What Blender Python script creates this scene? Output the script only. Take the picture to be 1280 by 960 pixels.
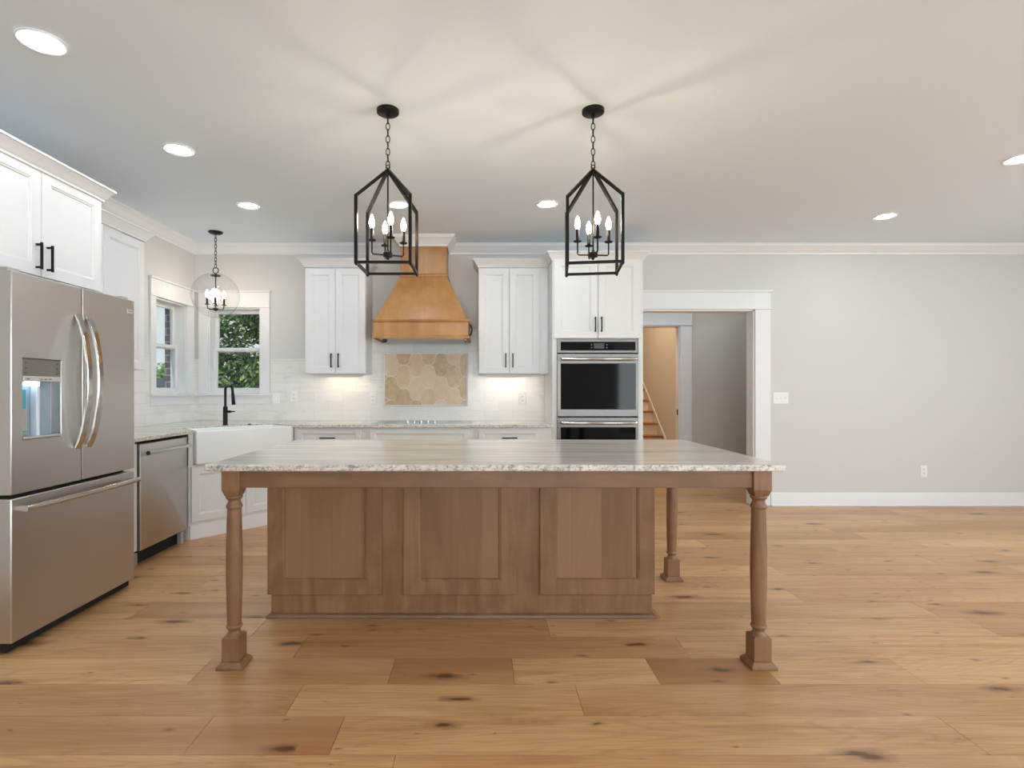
import bpy, bmesh, math, random
from mathutils import Vector, Matrix
R = math.radians
PI = math.pi
random.seed(7)
scn = bpy.context.scene
for o in list(bpy.data.objects):
    bpy.data.objects.remove(o)
COL = scn.collection

# ------------------------------------------------------------------ camera, world, light, exposure
EYE = 1.25
cam_d = bpy.data.cameras.new('camera')
cam = bpy.data.objects.new('camera', cam_d); COL.objects.link(cam)
cam.location = (0, 0, EYE); cam.rotation_euler = (R(90), 0, 0)
cam_d.sensor_width = 36; cam_d.lens = 670 / 1280 * 36
cam_d.shift_x = 38 / 1280; cam_d.shift_y = 7 / 1280
cam_d.clip_start = 0.05; cam_d.clip_end = 300
scn.camera = cam
scn.view_settings.view_transform = 'Standard'; scn.view_settings.look = 'None'
scn.view_settings.gamma = 1; scn.view_settings.use_curve_mapping = False
scn.view_settings.exposure = -0.13
try:
    scn.cycles.use_denoising = True
    scn.cycles.denoiser = 'OPENIMAGEDENOISE'
    scn.cycles.max_bounces = 10; scn.cycles.diffuse_bounces = 6; scn.cycles.glossy_bounces = 5
    scn.cycles.transparent_max_bounces = 16
    scn.cycles.sample_clamp_indirect = 6
    scn.cycles.caustics_reflective = False; scn.cycles.caustics_refractive = False
except Exception:
    pass

def lin(c):
    return tuple(((v / 255) / 12.92 if v / 255 <= 0.04045 else ((v / 255 + 0.055) / 1.055) ** 2.4) for v in c) + (1,)

W = bpy.data.worlds.new('sky'); scn.world = W; W.use_nodes = True
nt = W.node_tree; nt.nodes.clear()
wo = nt.nodes.new('ShaderNodeOutputWorld'); bg = nt.nodes.new('ShaderNodeBackground')
tc = nt.nodes.new('ShaderNodeTexCoord'); sep = nt.nodes.new('ShaderNodeSeparateXYZ')
ramp = nt.nodes.new('ShaderNodeValToRGB'); noi = nt.nodes.new('ShaderNodeTexNoise')
mixc = nt.nodes.new('ShaderNodeMix'); mixc.data_type = 'RGBA'
cr = nt.nodes.new('ShaderNodeValToRGB')
ramp.color_ramp.elements[0].position = 0.0; ramp.color_ramp.elements[0].color = lin((222, 238, 240))
ramp.color_ramp.elements[1].position = 0.55; ramp.color_ramp.elements[1].color = lin((150, 205, 235))
cr.color_ramp.elements[0].position = 0.5; cr.color_ramp.elements[1].position = 0.7
noi.inputs['Scale'].default_value = 3.0; noi.inputs['Detail'].default_value = 5
nt.links.new(tc.outputs['Generated'], sep.inputs[0]); nt.links.new(sep.outputs['Z'], ramp.inputs[0])
nt.links.new(tc.outputs['Generated'], noi.inputs['Vector']); nt.links.new(noi.outputs['Fac'], cr.inputs[0])
nt.links.new(cr.outputs[0], mixc.inputs[0]); nt.links.new(ramp.outputs[0], mixc.inputs[6])
mixc.inputs[7].default_value = (0.95, 0.97, 0.97, 1)
nt.links.new(mixc.outputs[2], bg.inputs[0]); bg.inputs[1].default_value = 1.0
nt.links.new(bg.outputs[0], wo.inputs[0])

def area_light(name, loc, rot, sx, sy, power, color=(1, 1, 1)):
    d = bpy.data.lights.new(name, 'AREA'); d.shape = 'RECTANGLE'; d.size = sx; d.size_y = sy
    d.energy = power; d.color = color
    o = bpy.data.objects.new(name, d); COL.objects.link(o); o.location = loc; o.rotation_euler = rot
    return o
sd = bpy.data.lights.new('sun', 'SUN'); sd.energy = 3.2; sd.angle = R(1); sd.color = (1, .95, .87)
so = bpy.data.objects.new('sun', sd); COL.objects.link(so)
so.rotation_euler = Vector((-0.10, -0.42, 0.9)).to_track_quat('Z', 'Y').to_euler()

# room extents (metres): camera at x=0, y=0
XL, XR, YB, YF, H = -3.095, 7.2, 5.776, -3.6, 2.81
DAY = (0.86, 0.947, 1.0)
# daylight standing in the living-room windows (right wall and rear wall, out of the picture)
area_light('daylight_right_a', (XR + .30, 1.7, 1.5), (0, R(116), 0), 1.9, 2.2, 145, DAY)
area_light('daylight_right_b', (XR + .30, -1.6, 1.5), (0, R(116), 0), 1.9, 2.0, 140, DAY)
area_light('daylight_rear_a', (4.7, YF - .30, 1.3), (R(114), 0, 0), 2.4, 2.0, 130, DAY)
area_light('daylight_rear_b', (0.4, YF - .30, 1.5), (R(114), 0, 0), 2.6, 1.7, 165, DAY)
area_light('stair_light', (1.9, 7.9, 3.5), (0, 0, 0), 0.5, 0.8, 46, (1, .76, .48))

# ------------------------------------------------------------------ materials
def mat(name, col=None, rough=0.5, metal=0.0, **kw):
    m = bpy.data.materials.new(name); m.use_nodes = True
    b = m.node_tree.nodes['Principled BSDF']
    if col is not None: b.inputs['Base Color'].default_value = lin(col)
    b.inputs['Roughness'].default_value = rough; b.inputs['Metallic'].default_value = metal
    for k, v in kw.items(): b.inputs[k.replace('_', ' ')].default_value = v
    return m
def N(m, t, **kw):
    n = m.node_tree.nodes.new(t)
    for k, v in kw.items(): setattr(n, k, v)
    return n
def L(m, a, b): m.node_tree.links.new(a, b)
def BS(m): return m.node_tree.nodes['Principled BSDF']
def coords(m, scale=(1, 1, 1), geo=False):
    mp = N(m, 'ShaderNodeMapping'); mp.inputs['Scale'].default_value = scale
    if geo:
        t = N(m, 'ShaderNodeNewGeometry'); L(m, t.outputs['Position'], mp.inputs['Vector'])
    else:
        t = N(m, 'ShaderNodeTexCoord'); L(m, t.outputs['Object'], mp.inputs['Vector'])
    return mp.outputs[0]
def noise(m, vec, scale, detail=4, rough=.5, dist=0):
    n = N(m, 'ShaderNodeTexNoise'); n.inputs['Scale'].default_value = scale
    n.inputs['Detail'].default_value = detail; n.inputs['Roughness'].default_value = rough
    n.inputs['Distortion'].default_value = dist
    if vec is not None: L(m, vec, n.inputs['Vector'])
    return n.outputs['Fac']
def cramp(m, fac, stops):
    r = N(m, 'ShaderNodeValToRGB'); e = r.color_ramp.elements
    while len(e) < len(stops): e.new(0.5)
    for i, (p, c) in enumerate(stops):
        e[i].position = p; e[i].color = lin(c) if max(c) > 1.001 else (c[0], c[1], c[2], 1)
    L(m, fac, r.inputs[0]); return r.outputs[0]
def mix(m, fac, a, b, mode='MIX'):
    n = N(m, 'ShaderNodeMix', data_type='RGBA', blend_type=mode)
    for s, v in ((0, fac), (6, a), (7, b)):
        if isinstance(v, (int, float)): n.inputs[s].default_value = v
        elif isinstance(v, tuple): n.inputs[s].default_value = v
        else: L(m, v, n.inputs[s])
    return n.outputs[2]
def bump(m, h, strength=.2, dist=.002):
    b = N(m, 'ShaderNodeBump'); b.inputs['Strength'].default_value = strength
    b.inputs['Distance'].default_value = dist; L(m, h, b.inputs['Height']); L(m, b.outputs[0], BS(m).inputs['Normal'])

def painted(name, col, rough=.5, amt=.03):
    m = mat(name, col, rough)
    f = noise(m, coords(m, geo=True), 90, 3)
    bump(m, f, .05, .001)
    return m
M_WALL = painted('greige_wall_paint', (211, 210, 208), .75)
M_HALL = painted('hall_wall_paint', (206, 200, 192), .75)
M_CEIL = painted('ceiling_paint', (229, 240, 250), .85)
M_TRIM = mat('white_trim_paint', (230, 231, 233), .4)
M_CAB = mat('white_cabinet_paint', (224, 224, 224), .42)
M_CER = mat('white_fireclay', (236, 238, 238), .12)
M_BLK = mat('matte_black_metal', (22, 21, 21), .38, .6)
M_BRZ = mat('dark_bronze_metal', (34, 31, 29), .42, .75)
M_DARK = mat('dark_recess', (16, 15, 15), .7)
M_PLATE = mat('white_plastic', (236, 237, 238), .35)
M_RUB = mat('dark_plastic', (28, 28, 30), .5)
M_BGLASS = mat('black_oven_glass', (7, 7, 8), .05, Specular_IOR_Level=.22)
M_BGLASS2 = mat('black_cooktop_glass', (12, 12, 13), .08)
M_CHROME = mat('polished_steel', (205, 203, 200), .13, 1.0)

def steel(name, col, rough, scale):
    m = mat(name, col, rough, 1.0)
    f = noise(m, coords(m, scale), 1.0, 3, .6)
    r = N(m, 'ShaderNodeMapRange'); r.inputs['To Min'].default_value = rough - .05; r.inputs['To Max'].default_value = rough + .08
    L(m, f, r.inputs['Value']); L(m, r.outputs[0], BS(m).inputs['Roughness'])
    BS(m).inputs['Anisotropic'].default_value = .55
    bump(m, f, .04, .001)
    return m
M_STEELO = steel('oven_stainless', (118, 115, 112), .34, (6, 900, 900))
M_STEEL = steel('brushed_stainless', (198, 195, 192), .34, (900, 900, 6))
M_STEELD = steel('brushed_stainless_dark', (200, 198, 196), .33, (600, 600, 8))
M_GREY = mat('grey_painted_steel', (176, 176, 172), .45, .2)

def emis(name, col, s):
    m = bpy.data.materials.new(name); m.use_nodes = True; t = m.node_tree; t.nodes.clear()
    e = t.nodes.new('ShaderNodeEmission'); e.inputs[0].default_value = lin(col); e.inputs[1].default_value = s
    o = t.nodes.new('ShaderNodeOutputMaterial'); t.links.new(e.outputs[0], o.inputs[0]); return m
M_CAN = emis('can_light_lens', (238, 248, 255), 140)
M_BULB = emis('candle_bulb_glow', (255, 234, 208), 160)
M_BULB2 = emis('globe_bulb_glow', (255, 234, 208), 85)
M_LED = emis('led_strip_glow', (255, 236, 212), 26)
M_DLED = emis('dispenser_lamp', (225, 240, 255), 6)
M_LCD = emis('display_glow', (150, 156, 160), .35)

def clear_glass(name, refl=.9, tint=(1, 1, 1, 1)):
    m = bpy.data.materials.new(name); m.use_nodes = True; t = m.node_tree; t.nodes.clear()
    o = t.nodes.new('ShaderNodeOutputMaterial'); ms = t.nodes.new('ShaderNodeMixShader')
    tr = t.nodes.new('ShaderNodeBsdfTransparent'); tr.inputs[0].default_value = tint
    g = t.nodes.new('ShaderNodeBsdfGlossy'); g.inputs['Roughness'].default_value = .02
    f = t.nodes.new('ShaderNodeLayerWeight'); f.inputs['Blend'].default_value = .5
    pw = t.nodes.new('ShaderNodeMath'); pw.operation = 'POWER'; pw.inputs[1].default_value = 5
    mu = t.nodes.new('ShaderNodeMath'); mu.operation = 'MULTIPLY_ADD'; mu.inputs[1].default_value = refl; mu.inputs[2].default_value = .035
    t.links.new(f.outputs['Facing'], pw.inputs[0]); t.links.new(pw.outputs[0], mu.inputs[0]); t.links.new(mu.outputs[0], ms.inputs[0])
    t.links.new(tr.outputs[0], ms.inputs[1]); t.links.new(g.outputs[0], ms.inputs[2]); t.links.new(ms.outputs[0], o.inputs[0])
    return m
M_PANE = clear_glass('window_glass', .8)
M_GLOBE = clear_glass('globe_glass', 1.0, (.97, .97, .97, 1))

# oak floor ----------------------------------------------------------
M_OAK = mat('oak_planks', None, .34)
at = N(M_OAK, 'ShaderNodeAttribute', attribute_name='tone'); sp = N(M_OAK, 'ShaderNodeSeparateColor')
L(M_OAK, at.outputs['Color'], sp.inputs[0])
g = N(M_OAK, 'ShaderNodeNewGeometry')
off = N(M_OAK, 'ShaderNodeVectorMath', operation='SCALE'); off.inputs['Scale'].default_value = 37.0
L(M_OAK, at.outputs['Color'], off.inputs[0])
ad = N(M_OAK, 'ShaderNodeVectorMath', operation='ADD'); L(M_OAK, g.outputs['Position'], ad.inputs[0]); L(M_OAK, off.outputs[0], ad.inputs[1])
def omap(s):
    mp = N(M_OAK, 'ShaderNodeMapping'); mp.inputs['Scale'].default_value = (s[0], s[1], 0); L(M_OAK, ad.outputs[0], mp.inputs[0]); return mp.outputs[0]
grain = noise(M_OAK, omap((.8, 16, 1)), 1.5, 8, .68, 1.2)
fine = noise(M_OAK, omap((4, 150, 1)), 1.0, 3, .6)
broad = noise(M_OAK, omap((.6, 3.2, 1)), 1.3, 3, .5)
tonec = cramp(M_OAK, sp.outputs[0], [(0, (172, 122, 80)), (.2, (192, 145, 100)), (.55, (229, 186, 134)), (1, (240, 204, 154))])
rg = noise(M_OAK, omap((.5, 4.2, 1)), 1.2, 2, .45, .4)
rgm = N(M_OAK, 'ShaderNodeMath', operation='MULTIPLY'); rgm.inputs[1].default_value = 120; L(M_OAK, rg, rgm.inputs[0])
rgs = N(M_OAK, 'ShaderNodeMath', operation='SINE'); L(M_OAK, rgm.outputs[0], rgs.inputs[0])
c0 = mix(M_OAK, cramp(M_OAK, rgs.outputs[0], [(.35, (0, 0, 0)), (1, (.20, .20, .20))]), tonec, lin((128, 86, 52)))
c1 = mix(M_OAK, cramp(M_OAK, grain, [(.34, (.65, .65, .65)), (.55, (0, 0, 0))]), c0, lin((168, 114, 66)))
c2 = mix(M_OAK, cramp(M_OAK, fine, [(.35, (.3, .3, .3)), (.6, (0, 0, 0))]), c1, lin((150, 104, 64)))
c3 = mix(M_OAK, cramp(M_OAK, broad, [(.45, (0, 0, 0)), (.8, (.45, .45, .45))]), c2, lin((234, 198, 150)))
def knots(scale, sel, rmax, col_, cin, amt):
    vo = N(M_OAK, 'ShaderNodeTexVoronoi'); vo.inputs['Scale'].default_value = 1.0; vo.voronoi_dimensions = '2D'
    dn = N(M_OAK, 'ShaderNodeTexNoise'); dn.inputs['Scale'].default_value = 14; L(M_OAK, g.outputs['Position'], dn.inputs['Vector'])
    wv = N(M_OAK, 'ShaderNodeVectorMath', operation='MULTIPLY_ADD'); L(M_OAK, dn.outputs['Color'], wv.inputs[0])
    wv.inputs[1].default_value = (.13, .13, 0); L(M_OAK, omap(scale), wv.inputs[2]); L(M_OAK, wv.outputs[0], vo.inputs['Vector'])
    vs = N(M_OAK, 'ShaderNodeSeparateColor'); L(M_OAK, vo.outputs['Color'], vs.inputs[0])
    kr = N(M_OAK, 'ShaderNodeMapRange'); kr.inputs['From Min'].default_value = sel; kr.inputs['From Max'].default_value = 1.0
    kr.inputs['To Min'].default_value = 0.0; kr.inputs['To Max'].default_value = rmax; L(M_OAK, vs.outputs[0], kr.inputs['Value'])
    km = N(M_OAK, 'ShaderNodeMath', operation='MAXIMUM'); L(M_OAK, kr.outputs[0], km.inputs[0]); km.inputs[1].default_value = .0005
    kd = N(M_OAK, 'ShaderNodeMath', operation='DIVIDE'); L(M_OAK, vo.outputs['Distance'], kd.inputs[0]); L(M_OAK, km.outputs[0], kd.inputs[1])
    kc = cramp(M_OAK, kd.outputs[0], [(.22, (amt, amt, amt)), (.42, (amt * .5, amt * .5, amt * .5)), (.95, (0, 0, 0))])
    return mix(M_OAK, kc, cin, lin(col_))
c4 = knots((1.5, 4.8, 1), .56, .25, (92, 54, 28), c3, .92)
c4 = knots((3.6, 9.0, 1), .66, .18, (104, 64, 34), c4, .75)
# small cracks / specks
v2 = noise(M_OAK, omap((2.0, 22, 1)), 2.0, 4, .6)
c5 = mix(M_OAK, cramp(M_OAK, v2, [(.64, (0, 0, 0)), (.76, (.7, .7, .7))]), c4, lin((104, 70, 44)))
L(M_OAK, c5, BS(M_OAK).inputs['Base Color'])
rr = N(M_OAK, 'ShaderNodeMapRange'); rr.inputs['To Min'].default_value = .27; rr.inputs['To Max'].default_value = .42
L(M_OAK, grain, rr.inputs['Value']); L(M_OAK, rr.outputs[0], BS(M_OAK).inputs['Roughness'])
bump(M_OAK, grain, .10, .002)

def wood(name, lo, hi, rough=.42, axis='z', k=1.0):
    m = mat(name, None, rough)
    s = {'z': (9, 9, 1.0), 'x': (1.0, 9, 9)}[axis]
    v = coords(m, tuple(a * k for a in s))
    f = noise(m, v, 1.3, 5, .6, 1.2); f2 = noise(m, coords(m, (2.2, 2.2, 2.2)), 2.2, 3, .5, .8)
    c = cramp(m, f, [(.3, lo), (.7, hi)])
    c = mix(m, cramp(m, f2, [(.35, (.35, .35, .35)), (.6, (0, 0, 0))]), c, lin(tuple(int(x * .82) for x in lo)))
    L(m, c, BS(m).inputs['Base Color']); bump(m, f, .04, .001)
    return m
M_MAPLE = wood('stained_maple', (122, 87, 60), (150, 113, 82))
M_MAPLEX = wood('stained_maple_rail', (110, 80, 56), (134, 100, 74), axis='x')
M_HOOD = wood('honey_maple', (160, 112, 64), (184, 136, 84), .36, k=.6)
M_TREAD = wood('stair_tread_oak', (150, 88, 42), (176, 112, 60), .4, 'x')
# island panel: staved boards with slight tone steps
M_STAVE = mat('staved_maple_panel', None, .42)
v = coords(M_STAVE, (1, 1, 1)); sx = N(M_STAVE, 'ShaderNodeSeparateXYZ'); L(M_STAVE, v, sx.inputs[0])
mm = N(M_STAVE, 'ShaderNodeMath', operation='MULTIPLY'); mm.inputs[1].default_value = 6.1; L(M_STAVE, sx.outputs[0], mm.inputs[0])
fl = N(M_STAVE, 'ShaderNodeMath', operation='FLOOR'); L(M_STAVE, mm.outputs[0], fl.inputs[0])
wn = N(M_STAVE, 'ShaderNodeTexWhiteNoise', noise_dimensions='1D'); L(M_STAVE, fl.outputs[0], wn.inputs['W'])
gn = noise(M_STAVE, coords(M_STAVE, (9, 9, 1)), 1.3, 5, .6, 1.2)
ca = cramp(M_STAVE, gn, [(.3, (124, 90, 62)), (.7, (150, 114, 84))])
cb = mix(M_STAVE, .55, ca, cramp(M_STAVE, wn.outputs['Value'], [(0, (118, 84, 56)), (1, (160, 124, 94))]))
fr = N(M_STAVE, 'ShaderNodeMath', operation='FRACT'); L(M_STAVE, mm.outputs[0], fr.inputs[0])
cc = mix(M_STAVE, cramp(M_STAVE, fr.outputs[0], [(0, (.5, .5, .5)), (.03, (0, 0, 0))]), cb, lin((104, 76, 56)))
L(M_STAVE, cc, BS(M_STAVE).inputs['Base Color'])

# streaked quartzite --------------------------------------------------
def stone(name, edge=False):
    m = mat(name, None, .16 if not edge else .3)
    v = coords(m, (.55, 6.5, 6.5) if not edge else (9, 9, 14), geo=True)
    a = noise(m, v, 1.5 if not edge else 1.6, 7, .6, 1.4)
    c = cramp(m, a, [(.28, (158, 156, 155)), (.42, (200, 197, 193)), (.5, (212, 204, 195)), (.62, (228, 222, 214)), (.72, (208, 192, 174))])
    b = noise(m, coords(m, (1.2, 16, 16) if not edge else (20, 20, 20), geo=True), 1.2, 5, .6, 2.0)
    c = mix(m, cramp(m, b, [(.33, (.55, .55, .55)), (.43, (0, 0, 0))]), c, lin((160, 158, 157)))
    if edge:
        e = noise(m, coords(m, (60, 60, 60), geo=True), 1.0, 4, .7, .5)
        c = mix(m, cramp(m, e, [(.38, (.7, .7, .7)), (.5, (0, 0, 0))]), c, lin((92, 86, 82)))
        bump(m, e, .6, .006)
    L(m, c, BS(m).inputs['Base Color'])
    return m
M_STONE = stone('streaked_quartzite'); M_STONEE = stone('chiselled_quartzite_edge', True)

# backsplash tile
M_TILE = mat('white_marble_tile', None, .22)
gp = N(M_TILE, 'ShaderNodeNewGeometry'); sx = N(M_TILE, 'ShaderNodeSeparateXYZ'); L(M_TILE, gp.outputs['Position'], sx.inputs[0])
sm = N(M_TILE, 'ShaderNodeMath', operation='ADD'); L(M_TILE, sx.outputs[0], sm.inputs[0]); L(M_TILE, sx.outputs[1], sm.inputs[1])
cx = N(M_TILE, 'ShaderNodeCombineXYZ'); L(M_TILE, sm.outputs[0], cx.inputs[0]); L(M_TILE, sx.outputs[2], cx.inputs[1])
bt = N(M_TILE, 'ShaderNodeTexBrick'); L(M_TILE, cx.outputs[0], bt.inputs['Vector'])
bt.inputs['Color1'].default_value = lin((236, 235, 232)); bt.inputs['Color2'].default_value = lin((228, 226, 222))
bt.inputs['Mortar'].default_value = lin((214, 212, 208)); bt.inputs['Scale'].default_value = 1
bt.inputs['Mortar Size'].default_value = .0016; bt.inputs['Brick Width'].default_value = .305; bt.inputs['Row Height'].default_value = .102
bt.inputs['Mortar Smooth'].default_value = .2
vn = noise(M_TILE, coords(M_TILE, (1.6, 1.6, 7), geo=True), 2.2, 5, .6, 1.5)
tcx = mix(M_TILE, cramp(M_TILE, vn, [(.30, (.45, .45, .45)), (.45, (0, 0, 0))]), bt.outputs['Color'], lin((206, 203, 199)))
L(M_TILE, tcx, BS(M_TILE).inputs['Base Color'])
M_MOS = mat('mosaic_stone', None, .3)
am = N(M_MOS, 'ShaderNodeAttribute', attribute_name='tone')
mn = noise(M_MOS, coords(M_MOS, (1, 1, 1), geo=True), 18, 4)
L(M_MOS, mix(M_MOS, cramp(M_MOS, mn, [(.35, (.3, .3, .3)), (.6, (0, 0, 0))]), am.outputs['Color'], lin((232, 220, 202))), BS(M_MOS).inputs['Base Color'])
M_GROUT = mat('pale_grout', (244, 238, 228), .7)
M_LEAF = mat('leaves', None, .55)
al = N(M_LEAF, 'ShaderNodeAttribute', attribute_name='tone'); L(M_LEAF, al.outputs['Color'], BS(M_LEAF).inputs['Base Color'])
M_BARK = mat('bark', (92, 74, 58), .9)
M_LAWN = mat('lawn', None, .9)
L(M_LAWN, cramp(M_LAWN, noise(M_LAWN, coords(M_LAWN, geo=True), 3, 6), [(.3, (70, 92, 48)), (.7, (118, 138, 76))]), BS(M_LAWN).inputs['Base Color'])
M_BRICK = mat('dark_brick', None, .8)
bb = N(M_BRICK, 'ShaderNodeTexBrick'); g3 = N(M_BRICK, 'ShaderNodeNewGeometry'); s3 = N(M_BRICK, 'ShaderNodeSeparateXYZ')
L(M_BRICK, g3.outputs['Position'], s3.inputs[0]); a3 = N(M_BRICK, 'ShaderNodeMath', operation='ADD'); L(M_BRICK, s3.outputs[0], a3.inputs[0]); L(M_BRICK, s3.outputs[1], a3.inputs[1])
c3x = N(M_BRICK, 'ShaderNodeCombineXYZ'); L(M_BRICK, a3.outputs[0], c3x.inputs[0]); L(M_BRICK, s3.outputs[2], c3x.inputs[1]); L(M_BRICK, c3x.outputs[0], bb.inputs['Vector'])
bb.inputs['Color1'].default_value = lin((74, 74, 92)); bb.inputs['Color2'].default_value = lin((92, 88, 100)); bb.inputs['Mortar'].default_value = lin((150, 150, 158))
bb.inputs['Scale'].default_value = 1; bb.inputs['Brick Width'].default_value = .2; bb.inputs['Row Height'].default_value = .07; bb.inputs['Mortar Size'].default_value = .006
L(M_BRICK, bb.outputs['Color'], BS(M_BRICK).inputs['Base Color'])
M_ROOF = mat('dark_shingle', (62, 64, 68), .9)
M_RISER = mat('cream_riser', (240, 226, 196), .5)
M_TEAL = mat('teal_translucent_plastic', (70, 170, 190), .2)
M_LETTER = mat('dark_lettering', (60, 58, 56), .5)
M_BADGE = mat('badge_silver', (222, 218, 212), .3, .3)

# ------------------------------------------------------------------ builders
def tag(o, label=None, cat=None, group=None, kind=None):
    if label: o['label'] = label
    if cat: o['category'] = cat
    if group: o['group'] = group
    if kind: o['kind'] = kind
    return o
def thing(name, label, cat, loc=(0, 0, 0), group=None):
    o = bpy.data.objects.new(name, None); COL.objects.link(o); o.location = loc; o.empty_display_size = .1
    return tag(o, label, cat, group)
def wloc(o):
    v = Vector((0, 0, 0))
    while o is not None:
        v += Vector(o.location); o = o.parent
    return v

class MB:
    """local=True: coordinates are already those of the parent; else world coordinates."""
    def __init__(s): s.bm = bmesh.new(); s.cols = None
    def face(s, vs, mi=0):
        try:
            f = s.bm.faces.new(vs); f.material_index = mi; return f
        except ValueError: return None
    def box(s, x0, x1, y0, y1, z0, z1, mi=0):
        v = [s.bm.verts.new(p) for p in ((x0, y0, z0), (x1, y0, z0), (x1, y1, z0), (x0, y1, z0), (x0, y0, z1), (x1, y0, z1), (x1, y1, z1), (x0, y1, z1))]
        for q in ((3, 2, 1, 0), (4, 5, 6, 7), (0, 1, 5, 4), (1, 2, 6, 5), (2, 3, 7, 6), (3, 0, 4, 7)): s.face([v[i] for i in q], mi)
        return s
    def frustum(s, b, t, z0, z1, mi=0):
        v = [s.bm.verts.new(p) for p in ((b[0], b[2], z0), (b[1], b[2], z0), (b[1], b[3], z0), (b[0], b[3], z0), (t[0], t[2], z1), (t[1], t[2], z1), (t[1], t[3], z1), (t[0], t[3], z1))]
        for q in ((3, 2, 1, 0), (4, 5, 6, 7), (0, 1, 5, 4), (1, 2, 6, 5), (2, 3, 7, 6), (3, 0, 4, 7)): s.face([v[i] for i in q], mi)
        return s
    def prism(s, poly, z0, z1, mi=0, side=None):
        a = [s.bm.verts.new((x, y, z0)) for x, y in poly]; b = [s.bm.verts.new((x, y, z1)) for x, y in poly]
        s.face(a[::-1], mi); s.face(b, mi); n = len(poly)
        for i in range(n): s.face([a[i], a[(i + 1) % n], b[(i + 1) % n], b[i]], mi if side is None else side)
        return s
    def rings(s, loops, mi=0, cap0=True, cap1=True, closed=False):
        R_ = [[s.bm.verts.new(p) for p in l] for l in loops]; n = len(R_[0]); m = len(R_)
        for k in range(m if closed else m - 1):
            a, b = R_[k], R_[(k + 1) % m]
            for i in range(n): s.face([a[i], a[(i + 1) % n], b[(i + 1) % n], b[i]], mi)
        if not closed:
            if cap0: s.face(R_[0][::-1], mi)
            if cap1: s.face(R_[-1], mi)
        return s
    def lathe(s, prof, c=(0, 0, 0), seg=24, mi=0, cap0=True, cap1=True, axis='z'):
        loops = []
        for r, z in prof:
            l = []
            for i in range(seg):
                a = 2 * PI * i / seg; p = (r * math.cos(a), r * math.sin(a), z)
                if axis == 'y': p = (p[0], p[2], p[1])
                if axis == 'x': p = (p[2], p[0], p[1])
                l.append((p[0] + c[0], p[1] + c[1], p[2] + c[2]))
            loops.append(l)
        return s.rings(loops, mi, cap0, cap1)
    def tube(s, pts, r, seg=12, mi=0, closed=False, rect=None, up=None):
        P = [Vector(p) for p in pts]; n = len(P); loops = []; ref = Vector(up) if up else None
        prev = None
        for i in range(n):
            if closed: t = P[(i + 1) % n] - P[i - 1]
            else: t = P[min(i + 1, n - 1)] - P[max(i - 1, 0)]
            t.normalize()
            if ref is not None: u = ref - t * ref.dot(t)
            elif prev is None:
                a = Vector((0, 0, 1)) if abs(t.z) < .9 else Vector((1, 0, 0)); u = a - t * a.dot(t)
            else: u = prev - t * prev.dot(t)
            u.normalize(); prev = u; w = t.cross(u)
            if rect: l = [P[i] + u * a * rect[0] / 2 + w * b * rect[1] / 2 for a, b in ((-1, -1), (1, -1), (1, 1), (-1, 1))]
            else:
                rr_ = r[i] if isinstance(r, (list, tuple)) else r
                l = [P[i] + (u * math.cos(2 * PI * k / seg) + w * math.sin(2 * PI * k / seg)) * rr_ for k in range(seg)]
            loops.append(l)
        return s.rings(loops, mi, closed=closed)
    def sweep(s, path, prof, mi=0, closed=False):
        """profile (out, z) carried along a ground polyline; 'out' points to the right of travel"""
        P = [Vector((x, y)) for x, y in path]; n = len(P); loops = []
        for i in range(n):
            d0 = (P[i] - P[i - 1]) if (i or closed) else None
            d1 = (P[(i + 1) % n] - P[i]) if (i < n - 1 or closed) else None
            if d0 is None: d0 = d1
            if d1 is None: d1 = d0
            d0 = d0.normalized(); d1 = d1.normalized()
            n0 = Vector((d0.y, -d0.x)); n1 = Vector((d1.y, -d1.x)); m = n0 + n1
            m = m / max(m.dot(n0), 1e-4)
            loops.append([(P[i].x + m.x * o, P[i].y + m.y * o, z) for o, z in prof])
        return s.rings(loops, mi, closed=closed)
    def panel(s, x0, x1, z0, z1, yf, t=.02, st=.06, d=.009, mi=0, st_b=None, mi_in=None):
        """framed door or drawer front facing -y, with a bead and a sunk centre"""
        sb = st if st_b is None else st_b
        def rc(i, ib, y): return [(x0 + i, y, z0 + ib), (x1 - i, y, z0 + ib), (x1 - i, y, z1 - ib), (x0 + i, y, z1 - ib)]
        lp = [rc(0, 0, yf + t), rc(0, 0, yf + .002), rc(.002, .002, yf), rc(st, sb, yf), rc(st + .005, sb + .005, yf + .004), rc(st + .010, sb + .010, yf + .004), rc(st + .014, sb + .014, yf + d)]
        s.rings(lp, mi, True, False)
        v = [s.bm.verts.new(p) for p in rc(st + .014, sb + .014, yf + d)]
        s.face(v, mi if mi_in is None else mi_in); return s
    def build(s, name, mats, parent=None, bevel=None, local=False, sharp=35, seg=2):
        bmesh.ops.remove_doubles(s.bm, verts=s.bm.verts, dist=1e-5)
        bmesh.ops.recalc_face_normals(s.bm, faces=s.bm.faces)
        if parent is not None and not local:
            off_ = -wloc(parent)
            for v_ in s.bm.verts: v_.co += off_
        me = bpy.data.meshes.new(name); s.bm.to_mesh(me); s.bm.free()
        for m_ in (mats if isinstance(mats, (list, tuple)) else [mats]): me.materials.append(m_)
        me.shade_smooth(); me.set_sharp_from_angle(angle=R(sharp))
        o = bpy.data.objects.new(name, me); COL.objects.link(o)
        if parent is not None: o.parent = parent
        if bevel:
            b = o.modifiers.new('bevel', 'BEVEL'); b.width = bevel; b.segments = seg; b.limit_method = 'ANGLE'; b.angle_limit = R(40)
        return o
def struct(o, kind='structure'): o['kind'] = kind; return o
def copy_tree(o, parent=None):
    c = o.copy(); COL.objects.link(c); c.parent = parent
    for ch in list(o.children): copy_tree(ch, c)
    return c
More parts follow.
